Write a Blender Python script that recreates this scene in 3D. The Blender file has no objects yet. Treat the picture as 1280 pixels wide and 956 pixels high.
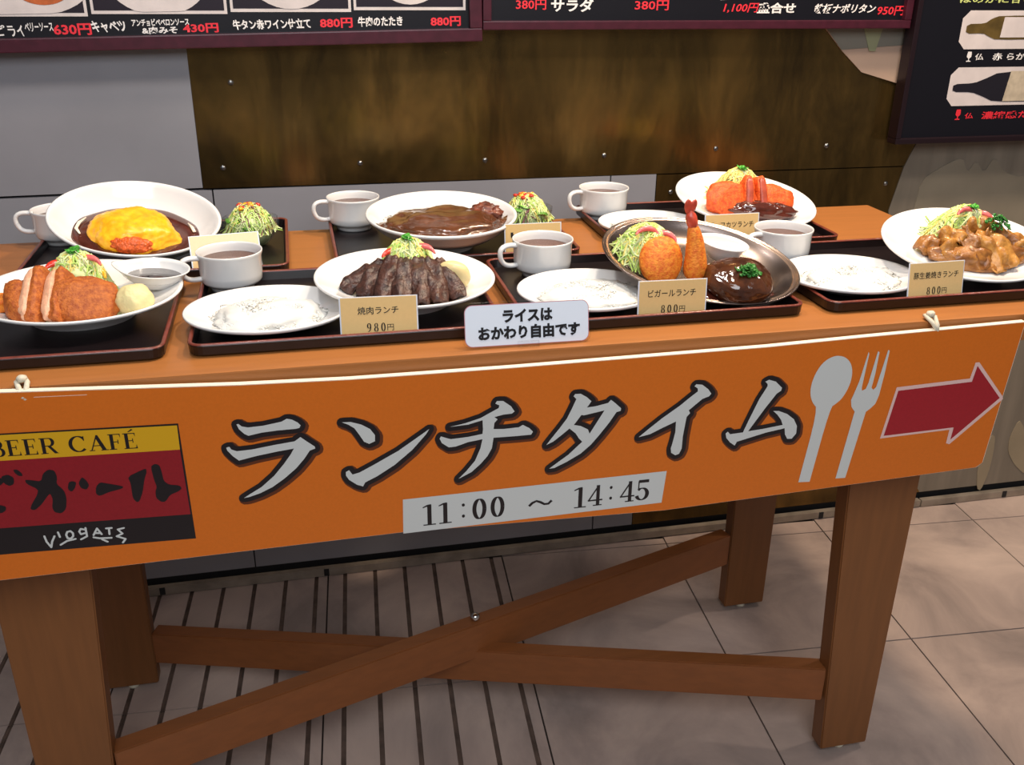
import bpy, bmesh, math, random
from mathutils import Vector, Matrix, Euler, noise
from mathutils.geometry import tessellate_polygon, delaunay_2d_cdt
random.seed(7)
PI=math.pi
S=bpy.context.scene
COL=S.collection
# ------------------------------------------------------------------ camera
f_px,pitch,yaw,roll,CH=1208.73,0.415792,0.223033,0.012047,1.37
fw=Vector((math.sin(yaw)*math.cos(pitch),math.cos(yaw)*math.cos(pitch),-math.sin(pitch)))
rt=Vector((math.cos(yaw),-math.sin(yaw),0)); up=rt.cross(fw)
r2=rt*math.cos(roll)+up*math.sin(roll); u2=-rt*math.sin(roll)+up*math.cos(roll)
cd=bpy.data.cameras.new('camera'); cam=bpy.data.objects.new('camera',cd); COL.objects.link(cam)
cd.sensor_fit='HORIZONTAL'; cd.sensor_width=36; cd.lens=f_px/1280*36; cd.clip_start=.05
cam.matrix_world=Matrix(((r2.x,u2.x,-fw.x,0),(r2.y,u2.y,-fw.y,0),(r2.z,u2.z,-fw.z,CH),(0,0,0,1)))
S.camera=cam
# ------------------------------------------------------------------ world, lights, exposure
w=bpy.data.worlds.new('world'); S.world=w; w.use_nodes=True
bg=w.node_tree.nodes['Background']; bg.inputs[0].default_value=(.62,.56,.56,1); bg.inputs[1].default_value=.26
def area(name,loc,target,size,power,col,shape='DISK',sy=None):
    l=bpy.data.lights.new(name,'AREA'); l.shape=shape; l.size=size; l.energy=power; l.color=col
    if sy: l.size_y=sy
    o=bpy.data.objects.new(name,l); COL.objects.link(o); o.location=loc
    o.rotation_euler=(Vector(target)-Vector(loc)).to_track_quat('-Z','Y').to_euler(); return o
area('ceiling_lamp',(1.15,1.5,2.45),(1.0,1.5,.9),.16,27,(1,.78,.56))
area('ceiling_lamp',(.55,1.15,2.45),(.45,1.45,.9),.16,16,(1,.86,.70))
area('ceiling_lamp',(-.25,1.25,2.45),(-.2,1.45,.9),.16,9,(1,.95,.90))
area('ceiling_panel',(.1,-.9,2.5),(.3,1.3,.6),2.0,46,(.90,.95,1),'RECTANGLE',1.2)
area('ceiling_lamp',(2.1,1.5,2.5),(1.75,1.75,0),.2,10,(1,.88,.78))
S.view_settings.view_transform='Standard'; S.view_settings.look='None'
S.view_settings.exposure=0.0; S.view_settings.gamma=1; S.view_settings.use_curve_mapping=False
# ------------------------------------------------------------------ materials
def lin(c):
    return tuple((x/255/12.92 if x/255<=.04045 else ((x/255+.055)/1.055)**2.4) for x in c)
def nt(name):
    m=bpy.data.materials.new(name); m.use_nodes=True
    return m,m.node_tree,m.node_tree.nodes['Principled BSDF']
def mat(name,rgb,rough=.5,metal=0,var=.0,scale=20,bump=0,bscale=60,coat=0,sss=0,trans=0,stretch=None,rgb2=None,detail=4,spec=.5,vor=0,alpha=1):
    m,t,b=nt(name); N=t.nodes; L=t.links
    c=lin(rgb); b.inputs['Base Color'].default_value=(*c,1)
    b.inputs['Roughness'].default_value=rough; b.inputs['Metallic'].default_value=metal
    b.inputs['Specular IOR Level'].default_value=spec
    if coat: b.inputs['Coat Weight'].default_value=coat; b.inputs['Coat Roughness'].default_value=.08
    if sss: b.inputs['Subsurface Weight'].default_value=sss; b.inputs['Subsurface Scale'].default_value=.006; b.inputs['Subsurface Radius'].default_value=(1,.5,.3)
    if trans: b.inputs['Transmission Weight'].default_value=trans
    if alpha<1: b.inputs['Alpha'].default_value=alpha
    if var or bump or rgb2:
        tc=N.new('ShaderNodeTexCoord'); mp=N.new('ShaderNodeMapping'); L.new(tc.outputs['Object'],mp.inputs[0])
        if stretch: mp.inputs['Scale'].default_value=stretch
    if var or rgb2:
        nz=N.new('ShaderNodeTexNoise'); nz.inputs['Scale'].default_value=scale; nz.inputs['Detail'].default_value=detail
        L.new(mp.outputs[0],nz.inputs['Vector'])
        cr=N.new('ShaderNodeValToRGB'); cr.color_ramp.elements[0].position=.35; cr.color_ramp.elements[1].position=.65
        a=lin(rgb2) if rgb2 else tuple(x*(1-var) for x in c); d=c if rgb2 else tuple(min(1,x*(1+var)) for x in c)
        cr.color_ramp.elements[0].color=(*a,1); cr.color_ramp.elements[1].color=(*d,1)
        L.new(nz.outputs['Fac'],cr.inputs[0]); L.new(cr.outputs[0],b.inputs['Base Color'])
    if bump:
        if vor:
            n2=N.new('ShaderNodeTexVoronoi'); n2.inputs['Scale'].default_value=bscale; o=n2.outputs['Distance']
        else:
            n2=N.new('ShaderNodeTexNoise'); n2.inputs['Scale'].default_value=bscale; n2.inputs['Detail'].default_value=4; o=n2.outputs['Fac']
        L.new(mp.outputs[0],n2.inputs['Vector']); bp=N.new('ShaderNodeBump'); bp.inputs['Strength'].default_value=bump; bp.inputs['Distance'].default_value=.002
        L.new(o,bp.inputs['Height']); L.new(bp.outputs[0],b.inputs['Normal'])
    return m
M={}
M['wood']=mat('orange_wood',(162,102,52),.38,var=.05,scale=6,stretch=(1.2,14,14),bump=.04,bscale=40,detail=8)
M['leg']=mat('leg_wood',(122,76,38),.45,var=.07,scale=6,stretch=(14,14,1.2),bump=.04,bscale=40,detail=8)
M['brace']=mat('brace_wood',(130,76,38),.45,var=.07,scale=6,stretch=(1.5,12,12),bump=.04,bscale=40,detail=8)
M['tray']=mat('dark_tray',(17,9,11),.32,var=.25,scale=60,spec=.45)
M['trayrim']=mat('tray_rim',(112,50,38),.3,var=.2,scale=80,coat=.2)
M['porcelain']=mat('porcelain',(229,228,227),.14,coat=.3,spec=.5)
M['steel']=mat('steel',(138,124,118),.27,metal=1,bump=.05,bscale=30)
M['chrome']=mat('chrome',(200,200,200),.2,metal=1)
M['soup']=mat('brown_soup',(104,64,42),.2,spec=.3)
M['sauce']=mat('dark_sauce',(78,34,24),.10,coat=.7,var=.25,scale=40,bump=.15,bscale=50)
M['curry']=mat('curry_sauce',(88,50,28),.2,coat=.5,var=.25,scale=50,bump=.5,bscale=130)
M['gravy']=mat('soy_sauce',(30,18,14),.06,coat=.6)
M['egg']=mat('omelette',(255,196,30),.38,rgb2=(248,166,16),scale=90,bump=.35,bscale=120,sss=.1,coat=.15)
M['chickenrice']=mat('tomato_rice',(214,92,34),.4,var=.25,scale=150,bump=.8,bscale=260,vor=1)
M['fry']=mat('fried_crumb',(190,104,36),.6,rgb2=(152,70,18),scale=170,bump=.7,bscale=380,detail=5)
M['fry2']=mat('orange_crumb',(240,146,42),.6,rgb2=(214,98,22),scale=170,bump=.6,bscale=380,detail=5)
M['fry3']=mat('red_crumb',(232,104,34),.55,rgb2=(204,70,20),scale=170,bump=.6,bscale=380,detail=5)
M['pork']=mat('cut_pork',(216,164,132),.4,var=.15,scale=120,bump=.4,bscale=200,sss=.1)
M['prawn']=mat('prawn_tail',(196,72,50),.35,coat=.2,var=.2,scale=80)
M['beef']=mat('grilled_beef',(84,52,42),.38,rgb2=(46,26,22),scale=90,bump=.9,bscale=220,spec=.5,detail=6)
M['ginger']=mat('ginger_pork',(200,142,66),.36,rgb2=(150,96,40),scale=60,bump=.7,bscale=160,coat=.15)
M['ginger2']=mat('ginger_pork_brown',(166,110,50),.36,rgb2=(118,70,30),scale=60,bump=.7,bscale=160,coat=.15)
M['lump']=mat('brown_crust',(122,58,34),.4,rgb2=(80,36,22),scale=90,bump=.8,bscale=200,coat=.2)
M['cutred']=mat('sauced_cut',(164,70,50),.4,var=.25,scale=60,bump=.3,bscale=90)
M['patty']=mat('glazed_patty',(84,46,24),.12,rgb2=(58,30,16),scale=50,bump=.6,bscale=70,coat=.8)
M['potato']=mat('potato_salad',(228,214,158),.5,var=.06,scale=60,bump=.6,bscale=170,sss=.1)
M['boiledegg']=mat('potato_half',(226,206,150),.35,var=.05,scale=40,sss=.1)
M['rice']=mat('rice',(222,221,216),.55,var=.03,scale=90)
M['cab']=mat('cabbage_pale',(216,226,164),.45,sss=.1,var=.1,scale=60)
M['cab2']=mat('cabbage_green',(176,206,104),.45,sss=.1,var=.15,scale=60)
M['cab3']=mat('cabbage_yellow',(236,216,120),.45,sss=.1,var=.12,scale=60)
M['lett']=mat('lettuce',(104,158,58),.4,var=.25,scale=60,bump=.5,bscale=120)
M['parsley']=mat('parsley',(40,112,34),.45,var=.3,scale=120)
M['sprout']=mat('sprout_leaf',(72,158,48),.4,var=.15,scale=90)
M['stem']=mat('sprout_stem',(226,228,190),.4,sss=.1)
M['tomato']=mat('tomato',(204,56,40),.25,coat=.4,var=.15,scale=60)
M['radish']=mat('pink_radish',(226,106,104),.3,coat=.2,var=.15,scale=80)
M['pepper']=mat('yellow_pepper',(244,178,30),.3,coat=.3)
M['purple']=mat('purple_leaf',(120,70,76),.4,var=.3,scale=80)
M['cream']=mat('cream',(238,226,206),.3)
M['white_sauce']=mat('tartar_sauce',(238,228,198),.35,var=.05,bump=.4,bscale=120,sss=.1)
def clearmat(name,tint,refl):
    m=bpy.data.materials.new(name); m.use_nodes=True; N=m.node_tree.nodes;L=m.node_tree.links
    N.remove(N['Principled BSDF']); t=N.new('ShaderNodeBsdfTransparent'); t.inputs[0].default_value=(*tint,1); g=N.new('ShaderNodeBsdfGlossy'); g.inputs['Roughness'].default_value=.06
    fr=N.new('ShaderNodeLayerWeight'); fr.inputs['Blend'].default_value=refl; mm=N.new('ShaderNodeMath'); mm.operation='MULTIPLY'; mm.inputs[1].default_value=.35; L.new(fr.outputs['Facing'],mm.inputs[0]); mx=N.new('ShaderNodeMixShader')
    L.new(mm.outputs[0],mx.inputs[0]); L.new(t.outputs[0],mx.inputs[1]); L.new(g.outputs[0],mx.inputs[2]); L.new(mx.outputs[0],N['Material Output'].inputs[0]); return m
M['glass']=clearmat('clear_glass',(.93,.95,.95),.35); M['acrylic']=clearmat('clear_acrylic',(.96,.96,.97),.3)
M['card']=mat('buff_card',(226,192,132),.22,coat=.4,var=.015,scale=200)
M['ink']=mat('black_ink',(22,20,24),.35)
M['orange']=mat('orange_board',(214,110,26),.42,var=.025,scale=300)
M['boardedge']=mat('board_edge',(240,226,206),.4)
M['pwhite']=mat('print_white',(204,208,206),.42)
M['pblack']=mat('print_black',(26,22,26),.42)
M['pshadow']=mat('print_soft_shadow',(96,46,20),.42)
M['pred']=mat('print_red',(142,24,34),.42,var=.05,scale=300)
M['pred2']=mat('print_crimson',(160,28,40),.42,var=.05,scale=300)
M['ppink']=mat('print_pink_edge',(226,190,184),.42)
M['pyellow']=mat('print_yellow',(214,164,24),.42)
M['cord']=mat('white_cord',(206,198,178),.7,var=.1,scale=300)
M['tape']=mat('clear_tape',(220,214,206),.15,alpha=.35)
M['signwhite']=mat('sign_white',(222,230,242),.3,coat=.3)
M['signedge']=mat('sign_pink_line',(196,140,150),.3)
M['frame']=mat('maroon_frame',(62,20,34),.35,var=.15,scale=60)
M['frame2']=mat('dark_frame',(26,12,18),.35)
M['board']=mat('black_board',(10,10,19),.35,coat=.1)
M['chalk']=mat('chalk_white',(226,222,220),.5)
M['chalkred']=mat('chalk_red',(220,42,56),.5)
M['chalkgreen']=mat('chalk_green',(190,200,120),.5)
M['photo']=mat('photo_dark',(34,28,38),.3)
M['photoplate']=mat('photo_plate',(206,196,194),.3,var=.06,scale=25)
M['photobrown']=mat('photo_food',(176,92,50),.3,var=.2,scale=60)
M['bottle']=mat('photo_bottle',(28,26,34),.3)
M['bottle2']=mat('photo_bottle_olive',(92,74,36),.3,var=.3,scale=30)
M['bottlelabel']=mat('photo_label',(186,172,150),.3,var=.12,scale=60)
M['greypanel']=mat('grey_wall_panel',(134,133,139),.45,var=.05,scale=6,bump=.05,bscale=300)
M['olive']=mat('olive_wall_panel',(122,112,98),.45,var=.14,scale=5,stretch=(5,1,.6),bump=.05,bscale=200)
M['artlight']=mat('art_pale_shape',(146,132,108),.45,var=.08,scale=8)
M['artdim']=mat('art_dim_shape',(131,121,104),.45,var=.08,scale=8)
M['artbeige']=mat('art_beige',(176,150,132),.45,var=.05,scale=8)
M['artgrey']=mat('art_grey',(120,116,106),.45,var=.05,scale=8)
M['artgreen']=mat('art_green',(142,144,112),.45)
M['dark']=mat('dark_gap',(26,24,24),.8)
M['kerb']=mat('kerb_metal',(150,138,124),.4,metal=.3,var=.2,scale=20)
M['grout']=mat('grout',(52,42,38),.9)
M['groove']=mat('groove_dark',(92,74,64),.8,var=.3,scale=30)
# brass sheet: patinated metal
def brass():
    m,t,b=nt('patinated_brass'); N=t.nodes;L=t.links
    tc=N.new('ShaderNodeTexCoord'); mp=N.new('ShaderNodeMapping'); mp.inputs['Scale'].default_value=(1.6,1,.5); L.new(tc.outputs['Object'],mp.inputs[0])
    n1=N.new('ShaderNodeTexNoise'); n1.inputs['Scale'].default_value=5; n1.inputs['Detail'].default_value=8; n1.inputs['Roughness'].default_value=.65; n1.inputs['Distortion'].default_value=.6
    L.new(mp.outputs[0],n1.inputs['Vector'])
    cr=N.new('ShaderNodeValToRGB'); e=cr.color_ramp.elements
    e[0].position=.32; e[0].color=(*lin((74,60,38)),1); e[1].position=.72; e[1].color=(*lin((146,114,62)),1)
    k=e.new(.5); k.color=(*lin((108,86,48)),1)
    L.new(n1.outputs['Fac'],cr.inputs[0]); L.new(cr.outputs[0],b.inputs['Base Color'])
    b.inputs['Metallic'].default_value=.85
    mr=N.new('ShaderNodeMapRange'); mr.inputs['To Min'].default_value=.12; mr.inputs['To Max'].default_value=.32
    L.new(n1.outputs['Fac'],mr.inputs[0]); L.new(mr.outputs[0],b.inputs['Roughness'])
    n2=N.new('ShaderNodeTexNoise'); n2.inputs['Scale'].default_value=9; n2.inputs['Detail'].default_value=3; L.new(mp.outputs[0],n2.inputs['Vector'])
    bp=N.new('ShaderNodeBump'); bp.inputs['Strength'].default_value=.25; bp.inputs['Distance'].default_value=.01
    L.new(n2.outputs['Fac'],bp.inputs['Height']); L.new(bp.outputs[0],b.inputs['Normal'])
    return m
M['brass']=brass()
def tilemat():
    m,t,b=nt('marbled_tile'); N=t.nodes;L=t.links
    g=N.new('ShaderNodeNewGeometry')
    n1=N.new('ShaderNodeTexNoise'); n1.inputs['Scale'].default_value=3.2; n1.inputs['Detail'].default_value=9; n1.inputs['Roughness'].default_value=.6; n1.inputs['Distortion'].default_value=.7
    L.new(g.outputs['Position'],n1.inputs['Vector'])
    cr=N.new('ShaderNodeValToRGB'); e=cr.color_ramp.elements
    e[0].position=.34; e[0].color=(*lin((142,127,120)),1); e[1].position=.66; e[1].color=(*lin((196,174,161)),1); k=e.new(.5); k.color=(*lin((174,154,144)),1)
    L.new(n1.outputs['Fac'],cr.inputs[0]); L.new(cr.outputs[0],b.inputs['Base Color'])
    b.inputs['Roughness'].default_value=.42
    n2=N.new('ShaderNodeTexNoise'); n2.inputs['Scale'].default_value=60; L.new(g.outputs['Position'],n2.inputs['Vector'])
    bp=N.new('ShaderNodeBump'); bp.inputs['Strength'].default_value=.08; bp.inputs['Distance'].default_value=.003
    L.new(n2.outputs['Fac'],bp.inputs['Height']); L.new(bp.outputs[0],b.inputs['Normal'])
    return m
M['tile']=tilemat()
# ------------------------------------------------------------------ helpers
def link(name,me,mt,parent=None,smooth=False,loc=None):
    o=bpy.data.objects.new(name,me); COL.objects.link(o)
    for x in (mt if isinstance(mt,(list,tuple)) else [mt]): me.materials.append(M[x])
    if smooth: me.polygons.foreach_set('use_smooth',[True]*len(me.polygons))
    if parent: o.parent=parent
    if loc is not None: o.location=loc
    return o
def pyd(name,v,f,mt,parent=None,smooth=False,loc=None,mi=None):
    me=bpy.data.meshes.new(name); me.from_pydata([tuple(x) for x in v],[],f)
    if mi: me.polygons.foreach_set('material_index',mi)
    me.update(); return link(name,me,mt,parent,smooth,loc)
def tag(o,label=None,cat=None,group=None,kind=None):
    if label: o['label']=label
    if cat: o['category']=cat
    if group: o['group']=group
    if kind: o['kind']=kind
    return o
def thing(name,label,cat,loc=(0,0,0),group=None,mtx=None):
    o=bpy.data.objects.new(name,None); COL.objects.link(o); o.empty_display_size=.02
    if mtx is not None: o.matrix_world=mtx
    else: o.location=loc
    return tag(o,label,cat,group)
def box(name,x0,x1,y0,y1,z0,z1,mt,parent=None,bev=0,origin=None,seg=2):
    bm=bmesh.new(); bmesh.ops.create_cube(bm,size=1)
    for v in bm.verts: v.co=Vector((x0+(v.co.x+.5)*(x1-x0),y0+(v.co.y+.5)*(y1-y0),z0+(v.co.z+.5)*(z1-z0)))
    if bev: bmesh.ops.bevel(bm,geom=bm.edges[:],offset=bev,segments=seg,profile=.7,affect='EDGES')
    me=bpy.data.meshes.new(name); bm.to_mesh(me); bm.free()
    return link(name,me,mt,parent)
def prism(name,pts,y0,y1,mt,parent=None):
    "polygon in (x,z) extruded along y"
    n=len(pts); v=[(x,y0,z) for x,z in pts]+[(x,y1,z) for x,z in pts]
    tr=tessellate_polygon([[Vector((x,z,0)) for x,z in pts]])
    f=[t for t in tr]+[tuple(i+n for i in t[::-1]) for t in tr]+[(i,(i+1)%n,(i+1)%n+n,i+n) for i in range(n)]
    me=bpy.data.meshes.new(name); me.from_pydata(v,[],f); me.update()
    bm=bmesh.new(); bm.from_mesh(me); bmesh.ops.recalc_face_normals(bm,faces=bm.faces[:]); bm.to_mesh(me); bm.free()
    return link(name,me,mt,parent)
def smoothpoly(p,k=2):
    for _ in range(k):
        q=[]
        for i in range(len(p)):
            a=p[i];b=p[(i+1)%len(p)]
            q+= [(a[0]*.8+b[0]*.2,a[1]*.8+b[1]*.2),(a[0]*.2+b[0]*.8,a[1]*.2+b[1]*.8)]
        p=q
    return p
def flat(name,polys,y,mt,parent=None,holes=None,T=None):
    "flat print: list of polygons in (x,z) at depth y, facing -y"
    V=[];F=[]
    for p in polys:
        loops=[p]+([holes] if holes else [])
        tr=tessellate_polygon([[Vector((x,z,0)) for x,z in l] for l in loops])
        base=len(V); V+=[(x,y,z) for l in loops for x,z in l]
        for t in tr:
            a,b,c=[V[base+i] for i in t]
            s=(b[0]-a[0])*(c[2]-a[2])-(b[2]-a[2])*(c[0]-a[0])
            F.append(tuple(base+i for i in (t if s>0 else t[::-1])))
    if T: V=[T@Vector(v) for v in V]
    return pyd(name,V,F,mt,parent)
def union(name,polys,y,mt,parent=None):
    "flat print made of overlapping outlines, merged into one non-overlapping sheet"
    v=[];f=[]
    for p in polys:
        ar=sum(p[i-1][0]*p[i][1]-p[i][0]*p[i-1][1] for i in range(len(p)))
        if abs(ar)<1e-9: continue
        q=list(p) if ar>0 else list(p)[::-1]
        f.append(list(range(len(v),len(v)+len(q)))); v+=[Vector((a,b)) for a,b in q]
    vc,_,fc,_,_,of=delaunay_2d_cdt(v,[],f,1,1e-6)
    F=[]
    for t,src in zip(fc,of):
        if not src: continue
        a,b,c=[vc[i] for i in t[:3]]; s=(b-a).cross(c-a)
        F.append(tuple(t) if s>0 else tuple(t[::-1]))
    return pyd(name,[(q.x,y,q.y) for q in vc],F,mt,parent)
def halo(polys,r,dx=0,dz=0,n=10):
    "discs and bands around outlines: a stroke border of radius r (returns polygons)"
    out=[]
    for p in polys:
        out.append(p) 
        m=len(p)
        for i in range(m):
            a=Vector(p[i]);b=Vector(p[(i+1)%m]);d=b-a
            if d.length<1e-6: continue
            nn=Vector((-d.y,d.x)).normalized()*r
            out.append([tuple(a+nn),tuple(a-nn),tuple(b-nn),tuple(b+nn)])
            out.append([(a.x+r*math.cos(2*PI*k/n),a.y+r*math.sin(2*PI*k/n)) for k in range(n)])
    return [[(x+dx,z+dz) for x,z in p] for p in out]
def openchaikin(p,k=2):
    for _ in range(k):
        q=[p[0]]
        for a,b in zip(p[:-1],p[1:]): q+=[(a[0]*.75+b[0]*.25,a[1]*.75+b[1]*.25),(a[0]*.25+b[0]*.75,a[1]*.25+b[1]*.75)]
        p=q+[p[-1]]
    return p
def strokes(lines,wt):
    out=[]
    for p in lines:
        for i in range(len(p)-1):
            a=Vector(p[i]);b=Vector(p[i+1]);d=b-a
            if d.length<1e-6: continue
            nn=Vector((-d.y,d.x)).normalized()*wt/2
            out.append([tuple(a+nn),tuple(a-nn),tuple(b-nn),tuple(b+nn)])
        for q in p: out.append([(q[0]+wt/2*math.cos(2*PI*k/8),q[1]+wt/2*math.sin(2*PI*k/8)) for k in range(8)])
    return out
# --- serif glyphs drawn with a broad nib (thick verticals, thin horizontals), unit height, returns (polys,advance)
def nib(line,thin,thick,closed=False):
    out=[]
    n=len(line); L=line+[line[0]] if closed else line
    pr=[]
    for i,p in enumerate(L):
        a=L[i-1] if i>0 else (L[-2] if closed else L[0]); b=L[i+1] if i<len(L)-1 else (L[1] if closed else L[-1])
        d=Vector((b[0]-a[0],b[1]-a[1])); d=d.normalized() if d.length>0 else Vector((1,0))
        wd=thin+(thick-thin)*abs(d.y)**1.5; nn=Vector((-d.y,d.x))*wd/2
        pr.append((Vector(p)+nn,Vector(p)-nn))
    for i in range(len(pr)-1):
        out.append([tuple(pr[i][0]),tuple(pr[i][1]),tuple(pr[i+1][1]),tuple(pr[i+1][0])])
    return out
def ell(cx,cy,rx,ry,a0=0,a1=360,n=28):
    return [(cx+rx*math.cos(math.radians(a0+(a1-a0)*k/n)),cy+ry*math.sin(math.radians(a0+(a1-a0)*k/n))) for k in range(n+1)]
def bar(x0,x1,y0,y1): return [(x0,y0),(x1,y0),(x1,y1),(x0,y1)]
def glyph(c):
    t,k=.05,.16
    if c=='0': return nib(ell(.30,.5,.20,.47),t,k),.6
    if c=='1': return [bar(.24,.40,.03,.98),bar(.08,.56,0,.05),[(.08,.84),(.24,.90),(.40,1.0),(.24,.98),(.06,.88)]],.6
    if c=='4': return [bar(.36,.50,0,1.0),bar(.24,.60,0,.05),bar(.02,.62,.24,.31)]+nib([(.06,.29),(.44,.97)],.06,.06),.64
    if c=='5': return [bar(.12,.54,.86,1.0),bar(.10,.15,.5,.95)]+nib(ell(.27,.31,.22,.28,135,-165,24),t,k),.6
    if c=='8': return nib(ell(.30,.74,.17,.23),t,.13)+nib(ell(.30,.26,.20,.24),t,k),.6
    if c=='9': return nib(ell(.30,.70,.19,.28),t,k)+nib([(.49,.70),(.49,.45),(.42,.2),(.25,.03),(.12,.06)],t,.14),.6
    if c==':': return [ell(.2,.15,.08,.1,0,340,12),ell(.2,.85,.08,.1,0,340,12)],.4
    if c==',': return [ell(.1,.05,.06,.06,0,340,8)],.25
    if c=='B': return [bar(.08,.25,0,1),bar(0,.3,0,.05),bar(0,.3,.95,1)]+nib([(.2,.97),(.45,.97)]+ell(.45,.75,.16,.22,90,-90,12)+[(.2,.53)],t,k)+nib([(.2,.52),(.45,.52)]+ell(.48,.27,.2,.25,90,-90,12)+[(.2,.02)],t,k),.8
    if c in 'EÉ':
        g=[bar(.08,.25,0,1),bar(0,.62,0,.05),bar(0,.6,.95,1),bar(.2,.46,.49,.54),[(.62,.27),(.66,0),(.5,0),(.58,.07)],[(.6,.74),(.6,1),(.46,1),(.55,.93)],bar(.44,.48,.38,.65)]
        if c=='É': g.append([(.26,1.08),(.46,1.26),(.54,1.2),(.3,1.06)])
        return g,.74
    if c=='F': return [bar(.08,.25,0,1),bar(0,.36,0,.05),bar(0,.6,.95,1),bar(.2,.46,.47,.52),[(.6,.72),(.6,1),(.46,1),(.55,.93)],bar(.44,.48,.36,.63)],.68
    if c=='R': return [bar(.08,.25,0,1),bar(0,.34,0,.05),bar(0,.3,.95,1)]+nib([(.2,.97),(.42,.97)]+ell(.45,.73,.18,.24,90,-90,12)+[(.2,.49)],t,k)+[[(.34,.5),(.5,.5),(.80,.03),(.88,0),(.64,0)]],.88
    if c=='C': return nib(ell(.46,.5,.38,.48,48,318,26),.06,.18)+[[(.72,.98),(.76,.98),(.76,.68),(.72,.7),(.66,.84)]],.88
    if c=='A': return [[(.42,1),(.50,1),(.86,0),(.66,0),(.38,.82)],[(.42,1),(.46,.93),(.16,.04),(.10,.04)],bar(.02,.28,0,.05),bar(.58,.94,0,.05),bar(.2,.64,.3,.35)],.94
    return [],.4
def serif(text,x,z,h,sx=1,gap=.04,slope=0,lean=0):
    P_=[]; cx=0
    for c in text:
        g,a=glyph(c)
        for p in g: P_.append([(x+(cx+q[0])*h*sx+q[1]*h*lean, z+q[1]*h+(cx+q[0])*h*sx*slope) for q in p])
        cx+=a+gap
    return P_,x+cx*h*sx
# --- text through Blender's built-in font
def textmesh(name,body,x0,x1,z,h,y,mt,parent=None,bold=0,shear=0,slope=0,T=None,skew=0):
    cu=bpy.data.curves.new(name,'FONT'); cu.body=body; cu.size=1; cu.offset=bold; cu.shear=shear; cu.resolution_u=2
    to=bpy.data.objects.new(name,cu); COL.objects.link(to)
    bpy.context.view_layer.update()
    me=bpy.data.meshes.new_from_object(to.evaluated_get(bpy.context.evaluated_depsgraph_get()))
    bpy.data.objects.remove(to); bpy.data.curves.remove(cu)
    if not me.vertices: return None
    xs=[v.co.x for v in me.vertices]; ys=[v.co.y for v in me.vertices]
    a,b=min(xs),max(xs); c,d=min(ys),max(ys); sx=(x1-x0)/(b-a); sz=h/(d-c)
    for v in me.vertices:
        X=x0+(v.co.x-a)*sx; Zz=z+(v.co.y-c)*sz
        X+=(Zz-z)*skew
        Zz+=(X-x0)*slope
        v.co=Vector((X,y,Zz)) if T is None else T@Vector((X,y,Zz))
    me.materials.clear()
    o=link(name,me,mt,parent); return o
def lathe(name,prof,mt,parent=None,a=1,b=1,n=48,mi=None,loc=None):
    "prof: list of (fraction,z); a,b half axes"
    V=[];F=[];MI=[]
    for r,z in prof:
        for k in range(n):
            t=2*PI*k/n; V.append((r*a*math.cos(t),r*b*math.sin(t),z))
    for i in range(len(prof)-1):
        for k in range(n):
            F.append((i*n+k,i*n+(k+1)%n,(i+1)*n+(k+1)%n,(i+1)*n+k))
    if prof[0][0]>1e-4: pass
    F.append(tuple(range(n))[::-1]); F.append(tuple((len(prof)-1)*n+k for k in range(n)))
    return pyd(name,V,F,mt,parent,True,loc)
def tube(pts,r,n=6,cap=True,radii=None,flatz=1):
    pts=[Vector(p) for p in pts]; V=[];F=[]
    prev=None
    for i,p in enumerate(pts):
        d=(pts[min(i+1,len(pts)-1)]-pts[max(i-1,0)]).normalized()
        ref=prev if prev is not None else (Vector((0,0,1)) if abs(d.z)<.9 else Vector((1,0,0)))
        s=(d.cross(ref)).normalized(); u=s.cross(d).normalized(); prev=u
        rr=radii[i] if radii else r
        for k in range(n):
            t=2*PI*k/n; V.append(p+s*rr*math.cos(t)+u*rr*math.sin(t)*flatz)
    for i in range(len(pts)-1):
        for k in range(n): F.append((i*n+k,i*n+(k+1)%n,(i+1)*n+(k+1)%n,(i+1)*n+k))
    if cap: F.append(tuple(range(n))[::-1]); F.append(tuple((len(pts)-1)*n+k for k in range(n)))
    return V,F
def tubeobj(name,pts,r,mt,parent=None,n=8,radii=None,flatz=1):
    V,F=tube(pts,r,n,radii=radii,flatz=flatz); return pyd(name,V,F,mt,parent,True)
class Pile:
    def __init__(s): s.V=[];s.F=[];s.MI=[]
    def add(s,V,F,mi=0):
        b=len(s.V); s.V+=list(V); s.F+=[tuple(i+b for i in f) for f in F]; s.MI+=[mi]*len(F)
    def build(s,name,mts,parent=None,smooth=True,T=None):
        V=s.V if T is None else [T@Vector(v) for v in s.V]
        return pyd(name,V,s.F,mts,parent,smooth,None,s.MI)
_ico={}
def ico(sub):
    if sub not in _ico:
        bm=bmesh.new(); bmesh.ops.create_icosphere(bm,subdivisions=sub,radius=1)
        _ico[sub]=([v.co.copy() for v in bm.verts],[tuple(v.index for v in f.verts) for f in bm.faces]); bm.free()
    return _ico[sub]
def blobdata(sx,sy,sz,amp=.1,freq=2,sub=4,pw=1,seed=0,flatbot=None,fine=0,ffreq=12):
    V0,F=ico(sub); V=[]
    for v in V0:
        d=v.copy()
        if pw!=1: d=Vector([math.copysign(abs(c)**pw,c) for c in v])
        k=1+amp*noise.noise(v*freq+Vector((seed*3.1,seed,7)))+(fine*noise.noise(v*ffreq+Vector((seed,4,seed))) if fine else 0)
        q=Vector((d.x*sx*k,d.y*sy*k,d.z*sz*k))
        if flatbot is not None and q.z<flatbot: q.z=flatbot+(q.z-flatbot)*.05
        V.append(q)
    return V,F
def blob(name,mt,parent=None,mtx=None,**k):
    V,F=blobdata(**k); o=pyd(name,V,F,mt,parent,True)
    if mtx is not None: o.matrix_world=mtx
    return o
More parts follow.
